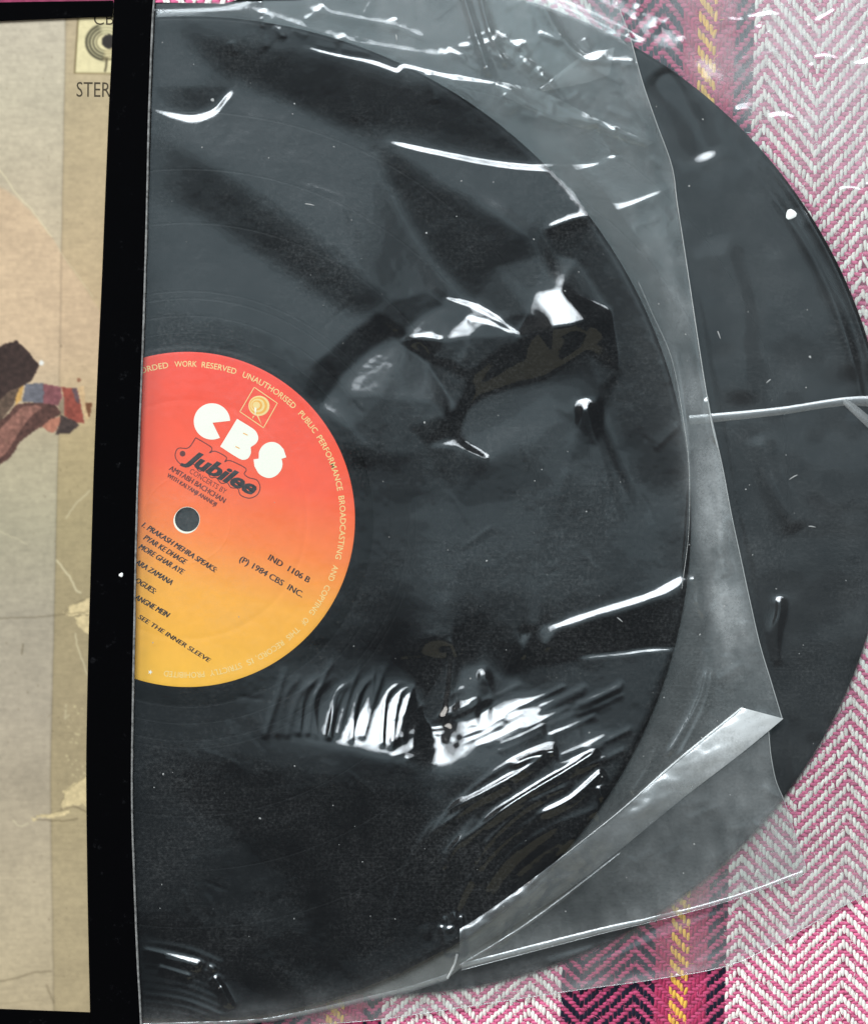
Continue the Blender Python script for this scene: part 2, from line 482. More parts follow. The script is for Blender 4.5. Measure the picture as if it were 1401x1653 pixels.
mesh_obj('letter_outline', W(bv[:, 0], bv[:, 1], ZL) - o1, [q[::-1] for q in bf], M_ink_red, lab, smooth=False)
q = jub(jv); q = np.vstack([q - [0.7, 0.35], q + [0.7, 0.35]]); nj = len(jv)
jf = jf + [[k + nj for k in t] for t in jf]
mesh_obj('lettering', W(q[:, 0], q[:, 1], np.repeat([ZL, ZL + 0.012], nj)) - o1, jf, M_ink, lab, smooth=False)
ball = [(z2(205, 655)[0] + 4.6 * math.cos(t), z2(205, 655)[1] + 4.6 * math.sin(t)) for t in np.linspace(0, 6.28, 20, endpoint=False)]
flat_poly('lettering', ball, ZL + 0.01, M_ink_red, lab, o1)
# eye emblem in its square
sq = [z2(880, 30), z2(1097, 180), z2(967, 412), z2(745, 260)]
sq = np.vstack([smooth_line([sq[i], sq[(i + 1) % 4]], 3)[:-1] for i in range(4)])
bv, bf = ring_band(sq, 1.3)
mesh_obj('emblem_frame', W(bv[:, 0], bv[:, 1], ZL) - o1, [q[::-1] for q in bf], M_cream_ink, lab, smooth=False)
ec = np.array(z2(925, 205))
for k, (rx, m_) in enumerate(((17, M_cream_ink), (14.2, M_gold_ink), (11.5, M_cream_ink), (8.5, M_gold_ink), (6, M_cream_ink))):
    dx = 1.8 * k
    e = [(ec[0] - dx * 0.6 + rx * math.cos(t), ec[1] - dx * 0.15 + rx * 0.96 * math.sin(t)) for t in np.linspace(0, 6.28, 40, endpoint=False)]
    flat_poly('emblem_eye', e, ZL + 0.02 * k, m_, lab, o1)
for a_, b_, c_ in (((868, 300), (882, 300), (862, 332)), ((905, 300), (918, 296), (950, 385)), ((880, 220), (902, 225), (890, 300))):
    flat_poly('emblem_leg', [z2(*a_), z2(*b_), z2(*c_)], ZL + 0.12, M_cream_ink if a_[1] > 250 else M_white_ink, lab, o1)
# text round the rim
words = [('ORDED', -17.5, -7.0), ('WORK', -4.6, 3.6), ('RESERVED', 5.4, 18.4), ('UNAUTHORISED', 21.0, 43.8), ('PUBLIC', 46.4, 55.8), ('PERFORMANCE', 57.6, 79.3),
         ('BROADCASTING', 81.3, 104.8), ('AND', 107.2, 113.2), ('COPYING', 115.2, 127.4), ('OF', 129.6, 132.2), ('THIS', 134.4, 140.0), ('RECORD,', 142.0, 153.5),
         ('IS', 155.0, 157.4), ('STRICTLY', 159.6, 171.6), ('PROHIBITED', 173.6, 188.6)]
for s, t0, t1 in words:
    v, f = text_mesh(s, 0.006)
    x0, x1 = v[:, 0].min(), v[:, 0].max()
    th = np.radians(t0 + (v[:, 0] - x0) / (x1 - x0) * (t1 - t0))
    r = (246.5 + v[:, 1] / CAP * 9.2) / S
    mesh_obj('rim_lettering', np.stack([r * np.sin(th), r * np.cos(th), np.full(len(r), ZL - Z_R1)], 1) * 0.001, f, M_cream_ink, lab, smooth=False)
sa = [(243 + 4.2 * (1 if k % 2 == 0 else 0.4) * math.cos(k * math.pi / 5), 1085 + 4.2 * (1 if k % 2 == 0 else 0.4) * math.sin(k * math.pi / 5)) for k in range(10)]
flat_poly('star', sa, ZL, M_white_ink, lab, o1)

# ------------------------------------------------------------------ clear bags
def radial(px, py, c):
    return np.hypot(px - c[0], py - c[1])
R1P, R2P = R1R * S, R2R * S

def z_bag2_top(px, py):
    r = radial(px, py, R2C)
    return 3.35 - 1.2 * sstep(R2P - 3, R2P + 70, r)
def z_bag1_bot(px, py):
    r = radial(px, py, R1C)
    return np.where(r < R1P + 4, 4.15, 4.15 - 0.45 * sstep(R1P + 4, R1P + 60, r) * sstep(60, 330, py)) - 1.1 * sstep(R2P - 3, R2P + 20, radial(px, py, R2C)) * sstep(R1P, R1P + 40, r)

def grid(x0, x1, y0, y1, step):
    nx = int((x1 - x0) / step) + 1; ny = int((y1 - y0) / step) + 1
    return np.meshgrid(np.linspace(x0, x1, nx), np.linspace(y0, y1, ny))

class Field:
    def __init__(self, X, Y): self.X, self.Y, self.h = X, Y, np.zeros_like(X)
    def box(self, pts, m):
        P = np.asarray(pts)
        xs, ys = self.X[0], self.Y[:, 0]
        i0, i1 = np.searchsorted(xs, [P[:, 0].min() - m, P[:, 0].max() + m])
        j0, j1 = np.searchsorted(ys, [P[:, 1].min() - m, P[:, 1].max() + m])
        return slice(j0, j1), slice(i0, i1)
    def ridge(self, pts, h, wa, wb, p=1.5, taper=(0.12, 0.12), wob=0.0):
        """crest (h>0) or valley along pts, flank widths above / below in px"""
        line = smooth_line(pts, 6.0)
        if wob: line = line + np.cumsum(rng.normal(0, wob, line.shape), 0) * 0.4
        sl = self.box(line, 3.0 * max(wa, wb))
        x, y = self.X[sl], self.Y[sl]
        if x.size == 0: return
        d, s, t = line_dist(x, y, line)
        # feathered side switch keeps the flanks from tearing past the ends
        w = np.where(s < 0, wa, wb)
        Ln = np.hypot(*np.diff(line, axis=0).T).sum()
        tw = min(0.45, 0.75 * max(wa, wb) / Ln)
        te = np.minimum(sstep(0, max(taper[0], tw) + 1e-6, t), sstep(0, max(taper[1], tw) + 1e-6, 1 - t))
        g = np.exp(-(np.sqrt(d * d + 1.2) / w) ** p)
        self.h[sl] += h * g * te
    def bump(self, c, rx, ry, h, rot=0.0):
        sl = self.box([(c[0] - rx * 2.5, c[1] - ry * 2.5), (c[0] + rx * 2.5, c[1] + ry * 2.5)], max(rx, ry))
        x, y = self.X[sl] - c[0], self.Y[sl] - c[1]
        cr, sr = math.cos(rot), math.sin(rot)
        u, v = (x * cr + y * sr) / rx, (-x * sr + y * cr) / ry
        self.h[sl] += h * np.exp(-(u * u + v * v))
    def tin(self, P):
        P = np.asarray(P, float)
        r = delaunay_2d_cdt([Vector(p[:2]) for p in P.tolist()], [], [], 0, 1e-6)
        hv = [P[r[3][i][0], 2] for i in range(len(r[0]))]
        for t in r[2]:
            if len(t) != 3: continue
            A = [(r[0][i][0], r[0][i][1], hv[i]) for i in t]
            sl = self.box([a[:2] for a in A], 3)
            x, y = self.X[sl], self.Y[sl]
            if x.size == 0: continue
            (x0, y0, a0), (x1, y1, a1), (x2, y2, a2) = A
            D = (y1 - y2) * (x0 - x2) + (x2 - x1) * (y0 - y2)
            if abs(D) < 1e-9: continue
            l0 = ((y1 - y2) * (x - x2) + (x2 - x1) * (y - y2)) / D
            l1 = ((y2 - y0) * (x - x2) + (x0 - x2) * (y - y2)) / D
            l2 = 1 - l0 - l1
            m = (l0 >= 0) & (l1 >= 0) & (l2 > 0)
            self.h[sl] = np.where(m, self.h[sl] + l0 * a0 + l1 * a1 + l2 * a2, self.h[sl])
    def blur(self, n=1):
        for _ in range(n):
            h = self.h
            k = np.pad(h, 1, mode='edge')
            self.h = (k[1:-1, 1:-1] * 4 + k[:-2, 1:-1] * 2 + k[2:, 1:-1] * 2 + k[1:-1, :-2] * 2 + k[1:-1, 2:] * 2
                      + k[:-2, :-2] + k[:-2, 2:] + k[2:, :-2] + k[2:, 2:]) / 16

def sheet(name, X, Y, Z, poly, mat, parent, haze):
    """grid surface trimmed to a px outline; border vertices snap onto it"""
    ny, nx = X.shape
    X = X.copy(); Y = Y.copy()
    ins = in_poly(X, Y, poly)
    q = ins[:-1, :-1].astype(int) + ins[1:, :-1] + ins[:-1, 1:] + ins[1:, 1:]
    keep = q >= 1
    used = np.zeros_like(ins)
    for a, b in ((0, 0), (1, 0), (0, 1), (1, 1)):
        used[a:ny - 1 + a, b:nx - 1 + b] |= keep
    snap = used & ~ins
    sx, sy = X[snap], Y[snap]
    P = np.asarray(poly, float)
    bd = np.full(sx.shape, 1e9); bx = sx.copy(); by = sy.copy()
    for A, B in zip(P, np.roll(P, -1, 0)):
        e = B - A; L2 = (e * e).sum()
        if L2 < 1e-9: continue
        t = np.clip(((sx - A[0]) * e[0] + (sy - A[1]) * e[1]) / L2, 0, 1)
        qx, qy = A[0] + t * e[0], A[1] + t * e[1]
        d = (sx - qx) ** 2 + (sy - qy) ** 2
        m = d < bd
        bd = np.where(m, d, bd); bx = np.where(m, qx, bx); by = np.where(m, qy, by)
    X[snap] = bx; Y[snap] = by
    idx = -np.ones(ins.shape, np.int64); idx[used] = np.arange(used.sum())
    jj, ii = np.nonzero(keep)
    f = np.stack([idx[jj, ii], idx[jj + 1, ii], idx[jj + 1, ii + 1], idx[jj, ii + 1]], 1)
    v = W(X[used], Y[used], Z[used])
    hz = haze[used] if isinstance(haze, np.ndarray) else haze
    return mesh_obj(name, v, f, mat, parent, haze=hz)

def rope(name, pts, r, mat, parent, haze=0.4, flat=0.6, sides=6):
    """thin bead along a line of (px, py, z mm)"""
    P = smooth_line(np.asarray(pts, float), 4.0)
    n = len(P)
    t = np.gradient(P[:, :2], axis=0); t /= np.hypot(t[:, 0], t[:, 1])[:, None] + 1e-9
    nn = np.stack([-t[:, 1], t[:, 0]], 1)
    V = []
    for k in range(sides):
        a = 2 * math.pi * k / sides
        q = P[:, :2] + nn * (math.cos(a) * r * S)
        V.append(W(q[:, 0], q[:, 1], P[:, 2] + math.sin(a) * r * flat))
    V = np.stack(V, 1).reshape(-1, 3)
    f = [[i * sides + k, i * sides + (k + 1) % sides, (i + 1) * sides + (k + 1) % sides, (i + 1) * sides + k] for i in range(n - 1) for k in range(sides)]
    f = [list(reversed(q)) for q in f]
    return mesh_obj(name, V, np.array(f), mat, parent, haze=haze)

# ---- outer, larger bag: round the lower record
bag2 = empty('plastic_bag', 'large clear plastic bag lying on the blanket round the lower, bare record', 'plastic bag', (0, 0, 0), None)
B2 = [(425, -20), (620, -60), (1490, -60), (1490, 1398), (1401, 1440), (1330, 1480), (1250, 1525), (1170, 1560), (1050, 1582), (905, 1602), (780, 1622), (640, 1642), (540, 1652), (425, 1660)]
X, Y = grid(166, 1494, -64, 1672, 2.8)
F = Field(X, Y)
F.h += 0.30 * fbm(X / 130, Y / 130, 3, 3) + 0.10 * fbm(X / 40 + Y / 300, Y / 70, 3, 9) * sstep(R2P - 80, R2P + 30, radial(X, Y, R2C))
# soft long waves over the bare record
F.ridge([(1160, 380), (1185, 470), (1195, 560), (1200, 660)], 0.35, 26, 26, 2)
F.ridge([(1225, 700), (1245, 780), (1290, 860)], 0.3, 18, 18, 2)
F.ridge([(1060, 110), (1110, 180), (1150, 260)], -0.5, 18, 30, 2)
F.ridge([(1245, 1075), (1250, 1020), (1258, 985), (1256, 960)], 0.7, 7, 9, 1.6)
F.ridge([(1290, 330), (1350, 470), (1380, 620)], 0.4, 20, 20, 2)
for rr, hh in ((R2P - 7, 0.5), (R2P - 34, 0.25)):
    F.ridge([(R2C[0] + rr * math.cos(math.radians(t)), R2C[1] + rr * math.sin(math.radians(t))) for t in range(-42, -2, 4)], hh, 7, 7, 1.6, (0.3, 0.2))
# crumples in the upper right corner over the blanket
for k in range(44):
    x, y = rng.uniform(1185, 1440), rng.uniform(-40, 130)
    if x > 1290 and rng.random() < 0.55: continue
    a = math.radians(rng.normal(-38, 22)); L = rng.uniform(14, 70)
    F.ridge([(x, y), (x + L * math.cos(a) / 2 + rng.normal(0, 2), y + L * math.sin(a) / 2), (x + L * math.cos(a), y + L * math.sin(a))], rng.uniform(0.06, 0.26), rng.uniform(2.2, 3.6), rng.uniform(5, 11), 1.5)
for k in range(40):
    x, y = rng.uniform(930, 1230), rng.uniform(-30, 70)
    a = math.radians(rng.normal(-30, 35)); L = rng.uniform(12, 40)
    F.ridge([(x, y), (x + L * math.cos(a), y + L * math.sin(a))], rng.uniform(0.05, 0.18), 4, 7, 1.5)
for (x, y) in ((1350, 308), (1392, 300), (1185, 178), (1240, 190), (1375, 105), (1310, 95)):
    F.ridge([(x, y), (x + 22, y - 4), (x + 46, y + 3)], 0.25, 3, 6, 1.5)
for k in range(26):
    x, y = rng.uniform(420, 1400), rng.uniform(1420, 1640)
    F.ridge([(x, y), (x + 40, y - 12), (x + 80, y - 30)], rng.uniform(0.1, 0.3), 6, 8, 1.5)
F.ridge([(640, 1640), (905, 1600), (1170, 1558), (1401, 1438)], 0.35, 10, 10, 2)
Z2 = np.maximum(z_bag2_top(X, Y) + F.h + 0.25, np.where(radial(X, Y, R2C) < R2P + 6, 3.12, 1.55))
under1 = radial(X, Y, R1C) < R1P + 60
cap_poly = [(0, -80), (985, -80), (1000, 15), (1036, 130), (1084, 268), (1116, 480), (1167, 760), (1226, 1040), (1262, 1160), (1266, 1295), (1305, 1400), (1180, 1455), (1040, 1490), (740, 1575), (230, 1700), (0, 1700)]
cd, _, _ = line_dist(X, Y, np.array(cap_poly + cap_poly[:1], float))
cd = np.where(in_poly(X, Y, cap_poly), 0, cd)
Z2 = np.minimum(Z2, z_bag1_bot(X, Y) - 0.2 + np.maximum(cd - 10, 0) * 0.03)
edge_d, _, _ = line_dist(X, Y, np.array([(540, 1652), (640, 1642), (905, 1602), (1050, 1582), (1170, 1560), (1250, 1525), (1401, 1440), (1490, 1398)], float))
hz = 0.030 + 0.16 * np.exp(-(edge_d / 70) ** 2) + 0.10 * np.exp(-(edge_d / 9) ** 2)
hz += 0.09 * sstep(R2P - 4, R2P + 30, radial(X, Y, R2C)) * sstep(1250, 950, Y)
hz += 0.22 * sstep(420, 120, Y) * sstep(1040, 1200, X) * sstep(R2P - 10, R2P + 40, radial(X, Y, R2C))
hz *= 1 + 0.8 * fbm(X / 60, Y / 60, 4, 21)
sheet('front_sheet', X, Y, Z2, B2, M_film, bag2, np.clip(hz * 0.75, 0.004, 0.6))
Xc, Yc = grid(166, 1494, -64, 1672, 14)
sheet('back_sheet', Xc, Yc, np.full_like(Xc, 1.35), [(x, y) for x, y in B2], M_film_back, bag2, 0.03)
rope('edge', [(425, 1660, 2.1), (540, 1652, 2.1), (640, 1642, 2.1), (905, 1602, 2.2), (1050, 1582, 2.2), (1170, 1560, 2.2), (1250, 1525, 2.2), (1401, 1440, 2.2), (1490, 1398, 2.2)], 0.16, M_edge, bag2, 0.35)

def strip(name, up, lo, zfun, arch, mat, parent, haze, n=60, m=10):
    """film strip between two px lines, arched by arch mm"""
    A = smooth_line(up, 2.0); B = smooth_line(lo, 2.0)
    def rs(P):
        s = np.concatenate([[0], np.cumsum(np.hypot(*np.diff(P, axis=0).T))]); t = np.linspace(0, s[-1], n)
        return np.stack([np.interp(t, s, P[:, 0]), np.interp(t, s, P[:, 1])], 1)
    A, B = rs(A), rs(B)
    u = np.linspace(0, 1, m)
    q = A[:, None, :] * (1 - u)[None, :, None] + B[:, None, :] * u[None, :, None]
    z = zfun(q[..., 0], q[..., 1]) + arch * np.sin(np.pi * u)[None, :] ** 0.7
    v = W(q[..., 0], q[..., 1], z).reshape(-1, 3)
    i = np.arange(n - 1)[:, None]; j = np.arange(m - 1)[None, :]
    f = np.stack([i * m + j, i * m + j + 1, (i + 1) * m + j + 1, (i + 1) * m + j], -1).reshape(-1, 4)
    # face up
    a, b, c = v[f[0, 0]], v[f[0, 1]], v[f[0, 2]]
    if np.cross(b - a, c - a)[2] < 0: f = f[:, ::-1]
    hzv = haze(np.repeat(np.linspace(0, 1, n), m)) if callable(haze) else haze
    return mesh_obj(name, v, f, mat, parent, haze=hzv)

zs = lambda x, y: 4.0 + 0 * x
strip('seal_strip', [(1112, 671), (1250, 658), (1366, 641), (1440, 640)], [(1112, 686), (1250, 671), (1366, 655), (1440, 662)], zs, 0.25, M_fold, bag2, 0.15)
strip('seal_fold', [(1362, 642), (1382, 655), (1410, 678), (1440, 700)], [(1360, 652), (1376, 668), (1404, 694), (1436, 722)], lambda x, y: 4.4 + 0 * x, 0.5, M_fold, bag2, 0.28)

# ---- inner bag: round the upper record
bag1 = empty('plastic_bag', 'crumpled clear plastic bag over the record with the red and yellow label', 'plastic bag', (0, 0, 0), None)
right_edge = [(985, -40), (1000, 15), (1016, 58), (1036, 130), (1058, 195), (1084, 268), (1093, 330), (1104, 400), (1116, 480), (1128, 560), (1141, 640), (1156, 710), (1167, 760), (1180, 830), (1195, 900), (1210, 970), (1226, 1040), (1244, 1100), (1262, 1160)]
B1 = [(150, 4), (247, 6), (330, 4), (480, 1), (640, -20), (760, -40)] + right_edge + [(1240, 1178), (1244, 1220), (1252, 1260), (1266, 1295), (1284, 1350), (1300, 1398), (1292, 1412), (1180, 1452), (1060, 1484), (980, 1502), (860, 1532), (745, 1562),
      (722, 1580), (660, 1600), (600, 1614), (480, 1641), (400, 1652), (228, 1658), (150, 1658)]
X, Y = grid(146, 1306, -44, 1662, 2.1)
F = Field(X, Y)
R = F.ridge
# The lie of the film: patches leaning towards the far window (positive) or away from it
# (negative), integrated into one height field.
ny_, nx_ = X.shape
fx = np.fft.fftfreq(nx_ * 2)[None, :]; fy = np.fft.fftfreq(ny_ * 2)[:, None]
def fblur(m, sg):
    sg = sg / 2.1
    if sg < 0.3: return m
    p = np.zeros((ny_ * 2, nx_ * 2)); p[:ny_, :nx_] = m
    p[:ny_, nx_:] = m[:, ::-1]; p[ny_:, :nx_] = m[::-1]; p[ny_:, nx_:] = m[::-1, ::-1]
    return np.fft.ifft2(np.fft.fft2(p) * np.exp(-2 * (np.pi * sg) ** 2 * (fx * fx + fy * fy))).real[:ny_, :nx_]
lean = np.full(X.shape, 0.02)
wx = X + 5 * vnoise(X / 30, Y / 30, 301); wy = Y + 5 * vnoise(X / 30, Y / 30, 302)
def A(v, sg, *pts, curve=False):
    global lean
    q = smooth_line(list(pts) + [pts[0]], 10)[:-1] if curve else pts
    m = np.clip(fblur(in_poly(wx, wy, q).astype(float), sg), 0, 1)
    lean = lean * (1 - m) + v * m
def Ln(v, w, *pts, taper=0.12, vary=0.35):
    """narrow bright fold line"""
    global lean
    line = smooth_line(pts, 4)
    P = np.asarray(line); 
    sl = F.box(P, 4 * w)
    d, _, t = line_dist(X[sl], Y[sl], line)
    w_ = w * (1 + vary * 2 * vnoise(t * 9, t * 0, int(abs(pts[0][0])) + 3))
    k = np.exp(-(d / w_) ** 2) * np.minimum(sstep(0, taper, t), sstep(0, taper, 1 - t))
    lean[sl] = lean[sl] * (1 - k) + v * k
sm = dict(curve=True)
A(0.14, 14, (240, 60), (300, 70), (320, 150), (240, 170))
A(0.25, 15, (240, 195), (330, 165), (385, 148), (470, 172), (560, 228), (612, 258), (650, 330), (700, 420), (745, 490), (650, 505), (560, 425), (440, 325), (330, 258), **sm)
A(0.22, 17, (235, 300), (330, 350), (450, 430), (570, 505), (640, 500), (600, 545), (520, 590), (470, 590), (400, 530), (300, 500), (235, 510), **sm)
A(0.02, 14, (235, 525), (320, 520), (420, 545), (480, 620), (235, 620))
A(-0.30, 13, (225, 205), (330, 262), (440, 332), (560, 430), (625, 492), (560, 500), (450, 430), (330, 350), (225, 292), **sm)
A(-0.42, 11, (285, 42), (400, 70), (520, 90), (640, 126), (800, 145), (860, 190), (910, 235), (960, 264), (880, 264), (760, 245), (640, 212), (560, 210), (440, 155), (350, 118))
A(-0.42, 9, (603, 222), (690, 280), (780, 340), (855, 380), (882, 430), (882, 520), (830, 520), (760, 483), (700, 420), (648, 330))
A(-0.30, 13, (870, 385), (960, 335), (1010, 430), (1060, 520), (1092, 640), (1098, 780), (1050, 800), (1000, 720), (972, 600), (962, 500), (900, 410))
A(0.10, 8, (640, 236), (760, 268), (900, 280), (985, 262), (940, 330), (862, 372), (790, 325), (700, 270))
A(0.33, 6, (740, 290), (800, 320), (858, 366), (857, 379), (795, 336))
# crumpled middle
A(0.20, 10, (545, 560), (640, 500), (700, 500), (740, 560), (720, 600), (640, 620), (560, 640))
A(-0.38, 4, (496, 645), (506, 590), (570, 535), (640, 482), (682, 468), (742, 482), (692, 502), (652, 532), (600, 560), (545, 612), (518, 662))
A(0.24, 3, (640, 553), (560, 600), (520, 655), (560, 690), (620, 742), (738, 702), (722, 640), (690, 580), (652, 560))
for q, v in ((((645, 556), (622, 640), (590, 600)), 0.26), (((622, 640), (625, 740), (575, 700), (560, 640)), 0.05), (((622, 640), (690, 590), (700, 650), (660, 690)), 0.22), (((660, 690), (700, 650), (735, 700), (690, 722)), 0.07),
             (((520, 655), (545, 640), (568, 690)), 0.28), (((672, 548), (712, 552), (690, 585), (655, 565)), -0.3), (((700, 475), (760, 486), (832, 537), (780, 516), (742, 508)), 0.1),
             (((690, 580), (730, 580), (752, 600), (742, 655), (722, 640)), -0.42), (((752, 510), (760, 540), (746, 582), (720, 562), (730, 530)), 0.26), (((760, 545), (830, 545), (800, 585), (752, 590)), -0.15)):
    A(v, 2.2, *q)
A(-0.75, 5, (900, 530), (952, 530), (945, 560), (880, 610), (800, 640), (752, 662), (733, 690), (735, 650), (762, 600), (830, 550))
A(0.30, 6, (886, 424), (946, 514), (892, 525))
A(0.34, 11, (760, 680), (860, 640), (950, 600), (968, 640), (900, 690), (800, 742), (742, 728))
A(0.27, 14, (880, 720), (962, 632), (1000, 760), (985, 900), (890, 900))
A(-0.18, 8, (530, 715), (620, 735), (655, 762), (590, 772))
A(0.16, 25, (600, 785), (1000, 765), (1050, 880), (900, 970), (700, 990), (620, 900))
A(-0.06, 20, (480, 1010), (640, 985), (800, 990), (820, 1040), (640, 1060), (480, 1080))
Ln(1.1, 3.6, (236, 172), (270, 184), (312, 191), (345, 181), (364, 160), (378, 141))
A(-0.30, 4, (245, 140), (372, 138), (345, 172), (312, 182), (270, 175))
Ln(0.95, 3.4, (480, 72), (540, 88), (600, 100), (642, 114), (652, 106), (720, 122), (800, 134), (850, 146))
Ln(1.2, 3.4, (617, 226), (700, 245), (800, 264), (880, 271), (950, 267), (992, 254))
Ln(1.0, 3.0, (712, 478), (770, 496), (820, 526), (840, 547)); Ln(0.9, 3.0, (750, 512), (790, 521), (832, 540))
Ln(0.9, 3.4, (644, 552), (660, 545), (690, 541), (718, 548)); Ln(0.9, 3, (722, 668), (730, 684), (728, 690)); Ln(0.8, 4, (744, 718), (760, 724), (790, 740))
# right ridge pair
A(-0.36, 5, (845, 1040), (900, 1022), (1050, 972), (1096, 955), (1085, 1046), (960, 1058), (850, 1082))
A(-0.40, 4, (812, 1105), (826, 1045), (848, 1010), (876, 1008), (850, 1062), (832, 1090))
A(0.16, 14, (865, 1078), (1060, 1066), (1040, 1190), (960, 1180), (885, 1125))
Ln(1.0, 7.0, (868, 1018), (890, 1013), (960, 989), (1050, 961), (1100, 936), (1132, 918), taper=0.05)
Ln(0.9, 2.8, (925, 1063), (1000, 1056), (1060, 1049), (1152, 1049))
A(0.8, 2.5, (838, 1022), (856, 1020), (848, 1045), (842, 1062)); A(0.7, 3, (876, 1012), (894, 1012), (884, 1040), (874, 1038))
# big bright bulge
A(0.08, 14, (395, 1090), (540, 1070), (640, 1060), (640, 1110), (560, 1198), (430, 1198))
A(0.58, 15, (470, 1190), (520, 1140), (600, 1095), (690, 1090), (760, 1070), (830, 1095), (920, 1150), (1000, 1195), (960, 1230), (840, 1250), (700, 1246), (580, 1220))
A(1.05, 8, (530, 1200), (552, 1182), (586, 1150), (640, 1114), (672, 1112), (678, 1160), (700, 1192), (730, 1194), (762, 1160), (800, 1132), (850, 1128), (886, 1160), (830, 1184), (760, 1212), (690, 1238), (620, 1222))
A(0.85, 6, (744, 1086), (770, 1075), (800, 1090), (798, 1122), (770, 1142), (750, 1120))
A(-0.45, 4, (636, 1062), (700, 1028), (738, 1023), (742, 1080), (726, 1140), (712, 1192), (692, 1182), (676, 1112))
A(-0.35, 3, (774, 1086), (790, 1100), (792, 1142), (772, 1152))
A(0.12, 12, (230, 1188), (420, 1198), (560, 1214), (690, 1246), (740, 1300), (600, 1262), (420, 1226))
A(-0.22, 30, (225, 1240), (420, 1236), (600, 1282), (680, 1350), (640, 1460), (560, 1560), (420, 1540), (300, 1470), (225, 1430))
A(-0.02, 20, (235, 1290), (330, 1300), (480, 1440), (560, 1540), (420, 1520), (235, 1440))
A(-0.30, 10, (215, 1462), (330, 1510), (430, 1560), (510, 1630), (430, 1606), (330, 1552), (215, 1512))
A(-0.34, 12, (690, 1500), (716, 1400), (800, 1338), (900, 1326), (945, 1356), (850, 1432), (780, 1480))
A(0.14, 14, (900, 1270), (985, 1225), (1010, 1300), (960, 1340), (900, 1330))
A(0.10, 16, (640, 1570), (690, 1480), (760, 1500), (900, 1430), (740, 1560))
ry0 = (PH / 2 - Y) / S / H
g = (lean * 0.62 - ry0) / 2.0
g = g - fblur(g, 420)
px_mm = (X[0, 1] - X[0, 0]) / S
p = np.zeros((ny_ * 2, nx_ * 2)); p[:ny_, :nx_] = g; p[:ny_, nx_:] = g[:, ::-1]; p[ny_:, :nx_] = -g[::-1]; p[ny_:, nx_:] = -g[::-1, ::-1]
ky = 2 * np.pi * fy / px_mm; kx = 2 * np.pi * fx / px_mm
Dh = 1j * ky
F.h += np.fft.ifft2(np.conj(Dh) * np.fft.fft2(p) / (np.abs(Dh) ** 2 + 0.09 * kx ** 2 + (1 / 75.0) ** 2)).real[:ny_, :nx_]
# fine wrinkles on top of it
for k in range(26):
    x, y = rng.uniform(370, 830), rng.uniform(0, 75)
    y += (x - 370) * 0.09
    a = math.radians(rng.choice([20, 75, -50]) + rng.normal(0, 14)); L = rng.uniform(14, 55)
    R([(x, y), (x + L * math.cos(a) / 2 + rng.normal(0, 2), y + L * math.sin(a) / 2 + rng.normal(0, 2)), (x + L * math.cos(a), y + L * math.sin(a))] if math.cos(a) > 0 else [(x, y), (x + 9, y + L)], rng.uniform(0.06, 0.2), 4, 7, 1.4)
R([(380, 8), (470, 38), (560, 66), (660, 84), (760, 98)], 0.25, 10, 22, 1.5)
R([(485, 12), (560, 28), (640, 44), (700, 70)], 0.22, 8, 16, 1.4)
R([(958, 200), (972, 222), (986, 243), (990, 256)], -0.5, 7, 10, 1.3)
R([(992, 204), (990, 225), (992, 250)], 0.5, 7, 5, 1.3)
R([(800, 132), (870, 175), (960, 200), (1060, 232)], 0.35, 8, 22, 1.5)
R([(870, 374), (930, 352), (1000, 338), (1085, 305)], 0.4, 6, 12, 1.5)
for k, a in enumerate((-14, -6, 0, 7, 15, 24)):
    R([(945, 640), (945 + 120 * math.sin(math.radians(a)), 640 + 120), (945 + 240 * math.sin(math.radians(a)), 640 + 240 * math.cos(math.radians(a)))], 0.22, 10, 14, 1.7, (0.1, 0.5))
Fs = Field(X, Y)
Fs.tin([(470, 640, 0), (520, 560, 0), (600, 500, 0), (700, 455, 0), (800, 430, 0), (872, 402, 0), (930, 420, 0), (985, 500, 0), (1000, 600, 0), (960, 720, 0), (860, 800, 0), (740, 820, 0), (620, 810, 0), (540, 770, 0),
        (645, 552, 0.1), (672, 546, 0.9), (718, 550, 0.8), (700, 478, 0.2), (750, 512, 0.2), (832, 542, 0.9), (790, 520, 0.8), (735, 575, 0.2), (754, 545, 0.8), (742, 584, 0.2), (712, 590, 0.0),
        (590, 575, 0.1), (545, 640, 0.1), (568, 690, 0.5), (560, 632, 0.4), (622, 640, 1.0), (604, 705, 0.5), (626, 742, 0.2), (660, 690, 0.6), (688, 720, 0.3), (700, 650, 0.9), (726, 668, 1.2), (738, 704, 0.1), (745, 722, 0.9), (797, 745, 0.4),
        (878, 412, 0.0), (862, 470, 0.8), (850, 505, 1.5), (866, 535, 2.6), (975, 540, 2.2), (905, 468, 1.5), (948, 516, 3.9), (891, 529, 3.7), (920, 525, 4.0), (850, 575, 1.4), (770, 625, 0.4), (900, 590, 1.2), (945, 565, 1.6), (965, 625, 1.0), (905, 660, 0.5), (840, 690, 0.5), (955, 690, 0.4)])
Fs.blur(5)
F.h += Fs.h
R([(722, 1034), (712, 1090), (703, 1140), (700, 1186)], -1.5, 20, 26, 1.7, (0.2, 0.08))
R([(727, 1026), (733, 1070), (727, 1125), (716, 1170)], 0.45, 8, 8, 1.7)
for k in range(17):
    x = 432 + 14.5 * k + rng.normal(0, 4)
    y1 = 1190 + 0.08 * (x - 440) + rng.normal(0, 6)
    R([(x + 42 + rng.normal(0, 6), 1080 + rng.normal(0, 14)), (x + 20 + rng.normal(0, 4), 1125), (x + rng.normal(0, 4), y1)], rng.uniform(0.16, 0.34), rng.uniform(3.5, 6), rng.uniform(5, 8), 1.5, (0.25, 0.1), 0.5)
